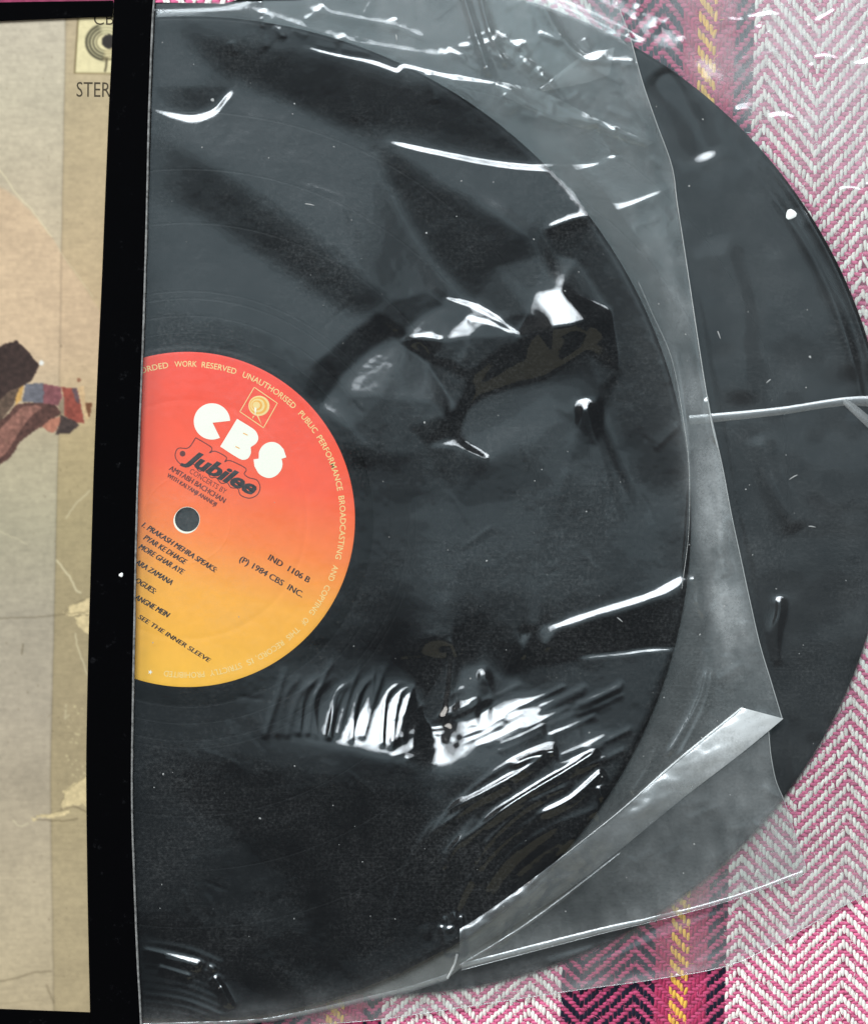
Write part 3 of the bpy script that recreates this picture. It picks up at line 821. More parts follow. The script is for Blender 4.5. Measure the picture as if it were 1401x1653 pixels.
for k in range(36):
    x, y = rng.uniform(620, 960), rng.uniform(1120, 1240)
    R([(x, y + 18), (x + 40, y + 2), (x + 85, y - 20)], rng.uniform(0.06, 0.20), rng.uniform(3, 5), rng.uniform(4, 7), 1.5)
for P_, h_ in (([(716, 1312), (800, 1268), (850, 1240), (884, 1214)], 0.8), ([(770, 1332), (860, 1276), (920, 1240), (968, 1210)], 0.95), ([(858, 1320), (920, 1290), (975, 1242)], 0.8),
               ([(820, 1240), (860, 1222), (900, 1212)], 0.8), ([(700, 1390), (800, 1320), (930, 1262)], 0.35), ([(690, 1350), (760, 1300), (830, 1262)], 0.4)):
    R(P_, h_, 5, 9, 1.4, (0.25, 0.08))
for k in range(34):
    rr = rng.uniform(150, 400); a0 = rng.uniform(185, 225); a1 = a0 + rng.uniform(18, 46)
    cx, cy = 1010 + rng.normal(0, 12), 1560 + rng.normal(0, 12)
    R([(cx + rr * math.cos(math.radians(t)), cy + rr * math.sin(math.radians(t))) for t in np.linspace(a0, a1, 5)], rng.uniform(0.06, 0.2), rng.uniform(3.5, 6), rng.uniform(5, 9), 1.5)
for P_, h_ in (([(228, 1531), (280, 1544), (332, 1558)], 0.6), ([(262, 1546), (325, 1562)], 0.5), ([(255, 1560), (312, 1577)], 0.5), ([(335, 1560), (350, 1566)], 0.4), ([(344, 1574), (362, 1600), (378, 1628)], 0.6), ([(356, 1590), (370, 1625)], 0.4)):
    R(P_, h_, 4, 7, 1.4)
for k in range(10):
    y = 1520 + 12 * k
    R([(225, y), (300, y + 12), (370, y + 40)], rng.uniform(0.1, 0.3), 6, 8, 1.6)
for k in range(7):
    x = 712 + 5.5 * k
    R([(x, 1475 + rng.uniform(-10, 20)), (x + 4, 1510), (x + 10 - k, 1545)], 0.45, 3.2, 4, 1.4)
# loose margin to the right of the record
for P_ in ([(1142, 1075), (1128, 1130), (1095, 1190), (1072, 1225)], [(1150, 1078), (1138, 1135), (1112, 1190), (1090, 1230)], [(1060, 1205), (1045, 1240), (1018, 1285)], [(1125, 968), (1130, 985), (1140, 998)], [(1118, 930), (1126, 950), (1124, 975)], [(965, 1268), (970, 1285), (978, 1292)]):
    R(P_[::-1], 0.6, 4, 6, 1.4)
R([(1085, 520), (1105, 640), (1114, 760), (1108, 880), (1095, 960)][::-1], 0.6, 6, 5, 1.4, (0.15, 0.15))
R([(1140, 640), (1146, 690), (1157, 716)], 0.5, 8, 5, 1.4)
R([(1096, 300), (1110, 440), (1128, 600), (1152, 740), (1180, 880), (1205, 1000)], -0.3, 10, 16, 1.6)
R([(745, -20), (770, 60), (792, 128)], 0.8, 6, 9, 1.4); R([(772, -20), (790, 50), (818, 112)], 0.6, 8, 6, 1.4)
R([(866, -20), (900, 50), (945, 96), (985, 84)], 0.5, 8, 10, 1.5)
for k in range(30):
    x, y = rng.uniform(690, 1010), rng.uniform(0, 190)
    if radial(x, y, R1C) < R1P + 8: continue
    a = math.radians(rng.normal(35, 30)); L = rng.uniform(20, 80)
    R([(x, y), (x + L * math.cos(a), y + L * math.sin(a))], rng.uniform(0.1, 0.3), 5, 8, 1.5)
for k in range(46):
    t = rng.uniform(0, 1); y = 250 + 1130 * t; xe = np.interp(y, [p[1] for p in right_edge], [p[0] for p in right_edge])
    x = xe - rng.uniform(4, 62) ; a = math.radians(rng.normal(70, 28)); L = rng.uniform(20, 70)
    R([(x, y), (x + L * math.cos(a) / 2 + rng.normal(0, 3), y + L * math.sin(a) / 2), (x + L * math.cos(a), y + L * math.sin(a))], rng.uniform(0.06, 0.22), rng.uniform(4, 8), rng.uniform(5, 12), 1.5)
for k in range(26):
    x, y = rng.uniform(900, 1250), rng.uniform(1300, 1440)
    a = math.radians(rng.normal(-35, 20)); L = rng.uniform(25, 90)
    R([(x, y), (x + L * math.cos(a), y + L * math.sin(a))], rng.uniform(0.05, 0.16), 6, 10, 1.6)
# faint creases all over
for k in range(110):
    x, y = rng.uniform(270, 1060), rng.uniform(60, 1560)
    if radial(x, y, R1C) > R1P - 15 or radial(x, y, R1C) < 285: continue
    a = math.radians(rng.choice([-35, 25, 60, 95]) + rng.normal(0, 18)); L = rng.uniform(20, 95)
    R([(x, y), (x + L * math.cos(a) / 2 + rng.normal(0, 3), y + L * math.sin(a) / 2 + rng.normal(0, 3)), (x + L * math.cos(a), y + L * math.sin(a))], rng.choice([-1, 1]) * rng.uniform(0.015, 0.06), rng.uniform(2.5, 4), rng.uniform(4, 9), 1.4, (0.3, 0.3))
for k in range(40):
    x, y = rng.uniform(690, 1010), rng.uniform(-10, 230)
    if radial(x, y, R1C) < R1P: continue
    a = math.radians(rng.choice([30, 60, -30, 85]) + rng.normal(0, 14)); L = rng.uniform(18, 70)
    R([(x, y), (x + L * math.cos(a), y + L * math.sin(a))], rng.uniform(0.03, 0.12), rng.uniform(2.5, 4), rng.uniform(4, 8), 1.4)
# general slackness and fine crinkle
F.h += 0.18 * fbm(X / 150, Y / 150, 3, 31) + 0.05 * fbm(X / 34, Y / 34, 3, 41) + 0.012 * fbm(X / 9, Y / 9, 2, 51)
r1 = radial(X, Y, R1C)
inside = 1 - sstep(R1P - 12, R1P + 46 + 50 * sstep(300, 80, Y), r1)
zb = z_bag1_bot(X, Y)
base = zb + 0.5 + 2.2 * inside
topw = sstep(330, 90, Y)
base = base * (1 - topw) + 6.85 * topw
lift = 1 - 0.75 * sstep(330, 235, X)
hoff = np.percentile(F.h[(r1 < R1P) & (X > 250)], 4)
Zt = base + (F.h - hoff) * np.where(X < 400, lift, 1) * (1 - 0.3 * sstep(R1P - 20, R1P + 150, r1) * (1 - topw))
floor_ = np.maximum(zb + 0.12, 6.0 - 1.7 * sstep(R1P, R1P + 75, r1))
Zt = floor_ + np.log1p(np.exp((Zt - floor_) / 0.12)) * 0.12
Zt = np.where(X < 240, np.minimum(Zt, 8.7), Zt)
ed, _, _ = line_dist(X, Y, np.array(right_edge + [(1244, 1220), (1266, 1295), (1300, 1398)], float))
hz = 0.004 + 0.055 * np.exp(-(ed / 80) ** 2) + 0.05 * sstep(R1P - 4, R1P + 20, r1)
hz += 0.08 * sstep(1150, 1420, X + 0.35 * (Y - 900)) * sstep(1100, 1300, Y)
mx_ = np.interp(Y, [500, 700, 900, 1150], [1108, 1135, 1160, 1200])
hz += 0.30 * np.exp(-((X - mx_) / 26) ** 2) * sstep(560, 800, Y) * sstep(1180, 980, Y)
hz += 0.10 * np.exp(-((X - mx_ + 10) / 22) ** 2) * sstep(180, 420, Y) * sstep(760, 600, Y)
be, _, _ = line_dist(X, Y, np.array([(228, 1655), (400, 1650), (600, 1612), (745, 1560), (980, 1500), (1292, 1410)], float))
hz += 0.10 * np.exp(-(be / 26) ** 2)
hz += 0.05 * sstep(190, 0, Y + 0.0 * X) * sstep(420, 760, X)
hz *= np.clip(1 + 0.9 * fbm(X / 70, Y / 70, 4, 61) + 0.7 * fbm((X - 0.19 * Y) / 22, Y / 70, 4, 63) * sstep(R1P - 30, R1P + 20, r1), 0.25, 2.2)
hz *= 0.75
sheet('front_sheet', X, Y, Zt, B1, M_film, bag1, np.clip(hz, 0.003, 0.7))
sheet('back_sheet', Xc, Yc, z_bag1_bot(Xc, Yc) - 0.05, B1, M_film_back, bag1, 0.04)
def ztop(px, py):
    px = np.asarray(px, float); py = np.asarray(py, float)
    i = np.clip(np.searchsorted(X[0], px), 0, X.shape[1] - 1); j = np.clip(np.searchsorted(Y[:, 0], py), 0, X.shape[0] - 1)
    return Zt[j, i]
def edge_rope(pts, r, haze):
    P = np.array(pts, float)
    return rope('edge', np.column_stack([P, ztop(P[:, 0], P[:, 1])]), r, M_edge, bag1, haze)
edge_rope(right_edge, 0.14, 0.45)
edge_rope([(1240, 1178), (1244, 1220), (1252, 1260), (1266, 1295), (1284, 1350), (1300, 1398)], 0.12, 0.4)
strip('seam', [(1294, 1405), (1180, 1446), (1060, 1478), (980, 1495), (860, 1525), (745, 1555)], [(1298, 1411), (1180, 1453), (1060, 1486), (980, 1505), (860, 1536), (745, 1566)], lambda x, y: ztop(x, y) + 0.12 + 0.2 * vnoise(x / 20, y / 20, 7), 0.22, M_fold, bag1, 0.24, n=160, m=7)
edge_rope([(1298, 1411), (1180, 1453), (1060, 1486), (980, 1505), (860, 1536), (745, 1566)], 0.09, 0.4)
edge_rope([(738, 1540), (734, 1556), (722, 1580)], 0.4, 0.5)
strip('seam', [(722, 1572), (660, 1592), (600, 1607), (480, 1634), (400, 1646), (228, 1652)], [(722, 1582), (660, 1602), (600, 1616), (480, 1642), (400, 1653), (228, 1659)], lambda x, y: ztop(x, y) + 0.12 + 0.2 * vnoise(x / 20, y / 20, 7), 0.2, M_fold, bag1, 0.22, n=140, m=7)
edge_rope([(1030, 455), (1052, 505), (1084, 580), (1103, 680), (1112, 760), (1111, 860), (1100, 950)], 0.10, 0.30)  # not a bag edge: pale bead added for the highlight over the rim
edge_rope([(1141, 640), (1150, 690), (1158, 722)], 0.25, 0.5)
# folded-over corner; extra milkiness at its tip stands in for the window's reflection
strip('folded_corner', [(1196, 1142), (1090, 1228), (1000, 1308), (900, 1388), (800, 1462), (742, 1500)], [(1264, 1160), (1200, 1213), (1100, 1290), (1000, 1372), (900, 1448), (742, 1548)],
      lambda x, y: ztop(x, y) + 0.35 + 0.55 * fbm(x / 40 + y / 60, y / 26, 3, 333), 0.8, M_fold, bag1, lambda t: 0.85 * np.exp(-(t / 0.2) ** 2) + 0.24 * (1 - 0.7 * t), n=140, m=14)
strip('fold_line', [(1000, 1375), (900, 1452), (830, 1502), (742, 1556)], [(1003, 1379), (904, 1457), (833, 1507), (742, 1560)], lambda x, y: ztop(x, y) + 0.7, 0.4, M_fold, bag1, lambda t: 0.28 * np.sin(np.pi * np.clip(t, 0, 1)) * t, n=80, m=5)
strip('fold_line', [(1195, 1142), (1090, 1228), (1000, 1308), (900, 1388)], [(1198, 1145), (1093, 1231), (1002, 1310), (901, 1389)], lambda x, y: ztop(x, y) + 0.6, 0.3, M_fold, bag1, 0.5, n=80, m=5)
# loose flaps near the top
strip('flap', [(872, 142), (935, 94), (991, 77)], [(874, 148), (940, 135), (984, 121)], lambda x, y: ztop(x, y) + 0.6, 0.1, M_film, bag1, 0.09, n=40)
strip('flap', [(866, -30), (905, 40), (950, 92)], [(775, -30), (800, 70), (872, 145)], lambda x, y: ztop(x, y) + 0.4, 0.25, M_film, bag1, 0.03, n=60, m=24)
strip('flap', [(800, 130), (880, 150), (960, 190), (1055, 230)], [(800, 146), (870, 185), (945, 208), (1040, 238)], lambda x, y: ztop(x, y) + 0.3, 0.15, M_film, bag1, 0.04, n=60)

# ------------------------------------------------------------------ black card frame and the printed cover inside it
frame = empty('cardboard_frame', 'black cardboard frame lying over the beige cover, its right bar crossing the label', 'cardboard frame')
ZF = 9.3
def slab(name, pts, z0, z1, mat, parent, inset=1.3):
    """card piece with softened upper edge"""
    P = np.asarray(pts, float); n = len(P)
    c = P.mean(0)
    t = np.roll(P, -1, 0) - np.roll(P, 1, 0); t /= np.hypot(t[:, 0], t[:, 1])[:, None]
    nn = np.stack([-t[:, 1], t[:, 0]], 1)
    area2 = (P[:, 0] * np.roll(P[:, 1], -1) - np.roll(P[:, 0], -1) * P[:, 1]).sum()
    if area2 < 0: nn = -nn
    Q = P + nn * inset
    V = np.vstack([W(P[:, 0], P[:, 1], z0), W(P[:, 0], P[:, 1], z1 - 0.15), W((P * 0.6 + Q * 0.4)[:, 0], (P * 0.6 + Q * 0.4)[:, 1], z1 - 0.03), W(Q[:, 0], Q[:, 1], z1)])
    f = []
    for k in range(3):
        for i in range(n):
            j = (i + 1) % n
            q = [k * n + i, k * n + j, (k + 1) * n + j, (k + 1) * n + i]
            f.append(q if area2 < 0 else q[::-1])
    r = delaunay_2d_cdt([Vector(q) for q in Q.tolist()], [], [list(range(n))], 1, 1e-9)
    idx = [o[0] for o in r[3]]
    for tr in r[2]:
        a, b, c_ = [Q[idx[k]] for k in tr]
        cr = (b[0] - a[0]) * (c_[1] - a[1]) - (b[1] - a[1]) * (c_[0] - a[0])
        tt = [3 * n + idx[k] for k in tr]
        f.append(tt if cr < 0 else tt[::-1])
    o = mesh_obj(name, V, f, mat, parent, smooth=False)
    return o
right_line = [(249, -8), (247, 20), (245, 60), (242, 140), (240, 200), (237, 340), (233, 480), (229, 600), (225, 700), (221, 820), (219, 900), (217, 1000), (215, 1100), (213, 1250), (214, 1340), (216, 1400), (219, 1480), (222, 1550), (226, 1620), (229, 1680)]
left_line = [(147, 1680), (146, 1635), (144, 1550), (142, 1450), (140, 1300), (140, 1200), (143, 1050), (146, 950), (149, 850), (152, 750), (158, 600), (165, 450), (171, 300), (176, 180), (180, 100), (183, 30), (185, -8)]
RL = smooth_line(right_line, 16); LL = smooth_line(left_line, 16)
slab('border_strip', np.vstack([RL, LL]).tolist(), ZF - 0.6, ZF, M_black_card, frame)
slab('border_strip', [(-60, 5), (40, 3), (183.6, 1), (182.6, 27), (120, 29), (60, 31.5), (-60, 37)], ZF - 0.6, ZF - 0.05, M_black_card, frame)
slab('border_strip', [(-60, 1626), (40, 1630), (146, 1634), (146.6, 1685), (-60, 1685)], ZF - 0.6, ZF - 0.05, M_black_card, frame)
slab('back_panel', [(140, 4), (250, 4), (330, 5), (405, 9), (405, 1640), (140, 1640)], 3.45, 3.75, M_black_card, frame)
# pale worn cut edge along the right side
we = RL.copy(); n = len(we)
w0 = 3.0 + 0.9 * vnoise(np.arange(n) * 0.7, np.zeros(n), 5)
up = np.column_stack([we[:, 0] - 1.2, we[:, 1]]); lo = np.column_stack([we[:, 0] + w0 - 0.6, we[:, 1]])
V = np.vstack([W(up[:, 0], up[:, 1], ZF - 0.02), W((up[:, 0] + lo[:, 0]) / 2, up[:, 1], ZF + 0.05), W(lo[:, 0], lo[:, 1], ZF - 0.25), W(lo[:, 0], lo[:, 1], ZF - 0.6)])
f = [[k * n + i, k * n + i + 1, (k + 1) * n + i + 1, (k + 1) * n + i] for k in range(3) for i in range(n - 1)]
mesh_obj('worn_edge', V, [q[::-1] for q in f] if False else f, M_worn, frame)

cover = empty('album_cover', 'worn beige printed record cover with torn corner patches inside the black frame', 'record cover')
Xp, Yp = grid(-60, 190, 14, 1650, 1.6)
def z4(x, y): return (x / 6.889, 530 + y / 6.889)
def z5(x, y): return (40 + x / 4.13, 940 + y / 4.13)
C = np.zeros(Xp.shape + (3,))
ys = [0, 150, 300, 500, 700, 850, 1000, 1150, 1300, 1450, 1650]
lc = np.array([(212, 204, 176), (206, 198, 166), (204, 192, 158), (218, 200, 160), (196, 186, 148), (186, 180, 146), (184, 176, 148), (188, 178, 150), (190, 178, 146), (206, 192, 154), (200, 184, 142)], float)
rc = np.array([(196, 178, 136), (194, 176, 130), (196, 176, 130), (208, 182, 134), (190, 170, 118), (178, 162, 112), (176, 160, 112), (176, 160, 114), (182, 166, 118), (190, 174, 128), (184, 168, 124)], float)
xs_line = np.interp(Yp, [14, 400, 700, 950, 1250, 1650], [107, 100, 95, 89, 82, 88]) + 0.8 * vnoise(Yp / 40, Yp * 0, 2)
t = sstep(-1.5, 1.5, Xp - xs_line)[..., None]
Lc = np.stack([np.interp(Yp, ys, lc[:, k]) for k in range(3)], -1); Rc = np.stack([np.interp(Yp, ys, 0.78 * rc[:, k] + 0.22 * lc[:, k]) for k in range(3)], -1)
C = Lc * (1 - t) + Rc * t
arc = np.interp(Xp, [-60, 0, 30, 60, 85, 110, 135, 160, 190], [262, 300, 322, 350, 383, 425, 460, 500, 552]) + 3 * vnoise(Xp / 8, Yp / 50, 4)
pm = (sstep(-4, 4, Yp - arc) * sstep(760, 560, Yp + 0.2 * Xp))[..., None]
C = C * (1 - pm) + np.array([222, 194, 152]) * pm * 0.88 + C * pm * 0.12
seam = np.exp(-((Xp - xs_line) / 1.6) ** 2)[..., None]
C = C * (1 - 0.13 * seam)
C = C * 0.90 + C.mean(axis=2, keepdims=True) * 0.10 * np.array([1.03, 1.0, 0.96])
C = C * np.array([1.015, 0.985, 1.0])
C *= (1 + 0.06 * fbm(Xp / 60, Yp / 60, 4, 70) + 0.06 * fbm(Xp / 6, Yp / 6, 3, 75) + 0.05 * fbm(Xp / 22, Yp / 3.5, 2, 78))[..., None]
def fill(poly, col, soft=0.0, amp=0.08):
    m = in_poly(Xp + 1.2 * vnoise(Xp / 4, Yp / 4, 91), Yp + 1.2 * vnoise(Xp / 4 + 50, Yp / 4, 92), poly)
    C[m] = np.asarray(col) * (1 + amp * 2 * fbm(Xp[m] / 5, Yp[m] / 5, 3, 95))[:, None]
def Z4(*p): return [z4(a, b) for a, b in p]
fill(Z4((-60, 230), (0, 205), (60, 170), (150, 150), (185, 130), (210, 155), (300, 235), (370, 330), (440, 410), (400, 500), (350, 590), (290, 620), (200, 700), (150, 860), (90, 940), (0, 1030), (-400, 1100)), (66, 50, 45), amp=0.15)
fill(Z4((-400, 900), (0, 800), (120, 690), (260, 640), (200, 720), (150, 860), (90, 940), (0, 1030), (-400, 1100)), (104, 84, 70), amp=0.15)
fill(Z4((-400, 1300), (0, 1030), (100, 950), (180, 850), (300, 825), (480, 830), (620, 850), (690, 950), (600, 1000), (480, 1090), (400, 1130), (220, 1270), (160, 1380), (100, 1450), (0, 1520), (-400, 1700)), (96, 66, 58), amp=0.18)
fill(Z4((-400, 1350), (0, 1120), (140, 980), (250, 880), (400, 850), (470, 880), (330, 1000), (200, 1180), (90, 1370), (0, 1450), (-400, 1650)), (150, 104, 90), amp=0.16)
fill(Z4((290, 620), (490, 610), (490, 830), (250, 820)), (118, 116, 122), amp=0.1)
fill(Z4((490, 620), (680, 650), (700, 760), (650, 860), (490, 835)), (142, 88, 90), amp=0.1)
fill(Z4((650, 860), (715, 750), (720, 970), (680, 940)), (150, 132, 108))
fill(Z4((690, 655), (860, 665), (945, 1060), (860, 1050), (720, 970), (715, 750)), (156, 80, 66), amp=0.12)
fill(Z4((800, 665), (860, 665), (890, 850), (840, 800)), (112, 88, 90))
fill(Z4((170, 790), (230, 650), (265, 640), (245, 800), (170, 860)), (216, 168, 98))
fill(Z4((680, 960), (850, 1040), (880, 1080), (780, 1170), (620, 1180), (660, 1080)), (76, 62, 57), amp=0.15)
fill(Z4((470, 1090), (560, 1010), (680, 980), (660, 1080), (610, 1160), (540, 1150)), (190, 126, 102))
fill(Z4((865, 650), (940, 640), (950, 820), (995, 1000), (960, 1040)), (220, 184, 138))
fill(Z4((950, 830), (1030, 830), (1000, 990), (985, 980)), (124, 80, 54))
fill([(128, 25), (184, 25), (182, 119), (121, 118)], (242, 226, 176), amp=0.03)
def pline(pts, w, col, a=1.0, rough=0.0):
    line = smooth_line(pts, 4)
    if rough: line = line + rng.normal(0, rough, line.shape)
    m = (Xp > line[:, 0].min() - 8) & (Xp < line[:, 0].max() + 8) & (Yp > line[:, 1].min() - 8) & (Yp < line[:, 1].max() + 8)
    d, _, _ = line_dist(Xp[m], Yp[m], line)
    k = (np.clip(1.2 - d / w, 0, 1) * a)[:, None]
    C[m] = C[m] * (1 - k) + np.asarray(col) * k
pline([(127, 26), (121, 118)], 1.6, (120, 104, 70)); pline([(121, 118), (184, 119)], 1.6, (150, 132, 92))
def ringp(cx, cy, rx, ry, w, col, a0=0, a1=360):
    pline([(cx + rx * math.cos(math.radians(t)), cy - ry * math.sin(math.radians(t))) for t in np.linspace(a0, a1, 28)], w, col)
for k, rr in enumerate((32, 26.5, 21, 16)):
    ringp(172, 68, rr, rr * 0.9, 2.6 - 0.4 * k, (70, 66, 50) if k < 3 else (120, 112, 84), 110, 265)
    ringp(172, 68, rr, rr * 0.9, 1.6, (176, 168, 130), 60, 112); ringp(172, 68, rr, rr * 0.9, 1.6, (188, 170, 126), 262, 310)
dd = np.hypot((Xp - 176) / 1.0, Yp - 67); C[dd < 11.5] = np.array([58, 52, 48])
pline([(173, 94), (172, 106), (170, 115)], 1.8, (66, 58, 40)); pline([(166, 94), (184, 96)], 1.4, (110, 98, 70))
dd = np.hypot(Xp - z4(465, 385)[0], Yp - z4(465, 385)[1]); C[dd < 4] = np.array([250, 246, 236])
dd = np.hypot(Xp - z4(880, 575)[0], Yp - z4(880, 575)[1]); C[dd < 3.2] = np.array([160, 112, 84])
TORN = [[z5(*p) for p in q] for q in (
    ((262, 205), (300, 165), (345, 138), (400, 110), (445, 90), (445, 205), (380, 212), (300, 218)),
    ((328, 226), (440, 214), (440, 350), (400, 330), (372, 300), (345, 262)),
    ((235, 1475), (262, 1440), (268, 1400), (330, 1352), (380, 1320), (430, 1280), (430, 1500), (380, 1482), (330, 1490), (250, 1510)),
    ((48, 1568), (110, 1552), (170, 1546), (240, 1522), (300, 1512), (298, 1528), (262, 1552), (160, 1570), (60, 1580)))]
for q in TORN:
    m = in_poly(Xp + 7 * fbm(Xp / 11, Yp / 11, 3, 191), Yp + 7 * fbm(Xp / 11 + 50, Yp / 11, 3, 192), q)
    C[m] = np.array((232, 208, 158)) * (1 + 0.14 * fbm(Xp[m] / 5, Yp[m] / 5, 3, 95))[:, None]
for p, w, a in (([(0, 274), (12, 290), (18, 300), (35, 322), (48, 334), (62, 352), (84, 382)], 1.3, 0.9), ([(96, 404), (120, 436), (150, 478)], 0.9, 0.5), ([(92, 905), (104, 920), (116, 936), (124, 954), (131, 957)], 1.8, 0.9), ([(122, 1023), (126, 1045), (135, 1070), (142, 1090)], 1.3, 0.8),
                ([(108, 836), (122, 815), (146, 792)], 1.6, 0.6), ([(0, 858), (28, 870), (45, 880)], 1.0, 0.5), ([(22, 1324), (32, 1334), (46, 1330)], 1.3, 0.7), ([(107, 1138), (106, 1160), (112, 1155)], 2.0, 0.5)):
    pline(p, w, (238, 222, 182), a, 0.5)
for p, w, a in (([(0, 998), (60, 996), (100, 992), (142, 988)], 1.4, 0.45), ([(0, 1584), (30, 1578), (55, 1570), (84, 1568)], 1.5, 0.5), ([(60, 1323), (100, 1325), (125, 1322)], 1.5, 0.6), ([(100, 1306), (120, 1302), (140, 1310)], 1.6, 0.6), ([(76, 1590), (84, 1610), (88, 1620)], 2.5, 0.35), ([(38, 1040), (36, 1056)], 1.6, 0.6), ([(0, 1620), (70, 1614)], 1.0, 0.2)):  # brown creases, plus a painted shadow line under the torn patch
    pline(p, w, (112, 98, 72), a, 0.4)
for k in range(90):
    x, y = rng.uniform(-40, 140), rng.uniform(40, 1620)
    m = (np.abs(Xp - x) < 6) & (np.abs(Yp - y) < 6)
    d = np.hypot(Xp[m] - x, (Yp[m] - y) * rng.uniform(0.5, 1))
    kk = (np.clip(1.5 - d / rng.uniform(0.6, 1.3), 0, 1) * rng.uniform(0.2, 0.6))[:, None]
    C[m] = C[m] * (1 - kk) + np.array((120, 104, 78)) * kk
for k in range(46):
    x, y = rng.uniform(104, 142), rng.uniform(1130, 1270)
    m = (np.abs(Xp - x) < 8) & (np.abs(Yp - y) < 8)
    d = np.hypot(Xp[m] - x, Yp[m] - y); kk = (np.clip(1.5 - d / rng.uniform(0.8, 2.0), 0, 1) * rng.uniform(0.3, 0.8))[:, None]
    C[m] = C[m] * (1 - kk) + np.array((234, 214, 166)) * kk
for ax in (0, 1):
    C = (np.roll(C, 1, ax) + 2 * C + np.roll(C, -1, ax)) / 4
zc = 8.0 + 0.05 * fbm(Xp / 90, Yp / 90, 3, 81)
for q in TORN: zc = zc - 0.10 * in_poly(Xp, Yp, q)
ny, nx = Xp.shape
i = np.arange(ny - 1)[:, None]; j = np.arange(nx - 1)[None, :]
f = np.stack([i * nx + j, (i + 1) * nx + j, (i + 1) * nx + j + 1, i * nx + j + 1], -1).reshape(-1, 4)
card = mesh_obj('printed_sheet', W(Xp, Yp, zc).reshape(-1, 3), f, M_print, cover, colors=np.clip(srgb(np.clip(C, 0, 255)) * 0.66, 0, 1).reshape(-1, 3))
text_line('STEREO', (124, 156), (212, 157), 24, 8.1, M_brown_ink, card, bold=-0.004)
text_line('CBS', (152, 40), (196, 40), 20, 8.1, M_brown_ink, card, bold=-0.006)

# ------------------------------------------------------------------ blanket
blanket = empty('blanket', 'woven pink and white herringbone blanket with dark stripe and yellow line under everything', 'blanket')
bx0, bx1, by0, by1 = -250, 1700, -250, 1900
c4 = W([bx0, bx1, bx1, bx0], [by1, by1, by0, by0], 0.0)
M_back = simple_mat('blanket_backing', (0.24, 0.045, 0.09), 0.95, 0.05, noise=0.3, nscale=400)
gx, gy = grid(bx0, bx1, by0, by1, 40)
nyb, nxb = gx.shape
ib = np.arange(nyb - 1)[:, None]; jb = np.arange(nxb - 1)[None, :]
fb = np.stack([ib * nxb + jb, (ib + 1) * nxb + jb, (ib + 1) * nxb + jb + 1, ib * nxb + jb + 1], -1).reshape(-1, 4)
mesh_obj('cloth_backing', W(gx, gy, 0.35 + 0 * gx).reshape(-1, 3), fb, M_back, blanket)
WARP, HB = 6.0, 14
tilt = math.radians(1.75)
def warp_xy(u, v):
    """u across warps, v along them (px, measured at y=1620)"""
    x = u + (1620 - v) * math.tan(tilt)
    return x, v
ni = int(1500 / WARP); u0 = 1355.0 - 14 * HB * WARP
vs = [-130.0]
while vs[-1] < 1790: vs.append(vs[-1] + np.interp(vs[-1], [0, 1000, 1650], [7.0, 6.1, 5.5]))
nj = len(vs)
white = np.array([0.90, 0.84, 0.77]); pink = np.array([0.68, 0.15, 0.28]); rasp = np.array([0.43, 0.04, 0.11]); navy = np.array([0.012, 0.012, 0.026]); yel = np.array([0.85, 0.50, 0.09])
def warp_col(u):
    s = (u - 905) % 550
    if s < 150: return navy
    if s < 175: return rasp
    if s < 205: return yel
    if s < 232: return rasp
    if s < 262: return navy
    return white
K, Mr = 6, 5      # profile points, rings
ang = np.linspace(0, math.pi, K)
VV = []; FF = []; CC = []; nb = 0
fq = np.array([[a * K + b, a * K + b + 1, (a + 1) * K + b + 1, (a + 1) * K + b] for a in range(Mr - 1) for b in range(K - 1)])
ring_t = np.linspace(-1, 1, Mr)
ring_w = np.array([0.5, 0.95, 1.06, 0.92, 0.45]); ring_z = np.array([0.05, 0.8, 1.0, 0.8, 0.05])
def need(x, y):
    if not (-110 < y < 1760 and 200 < x < 1520): return False
    if math.hypot(x - R1C[0], y - R1C[1]) < R1P - 45: return False
    if math.hypot(x - R2C[0], y - R2C[1]) < R2P - 45: return False
    return True
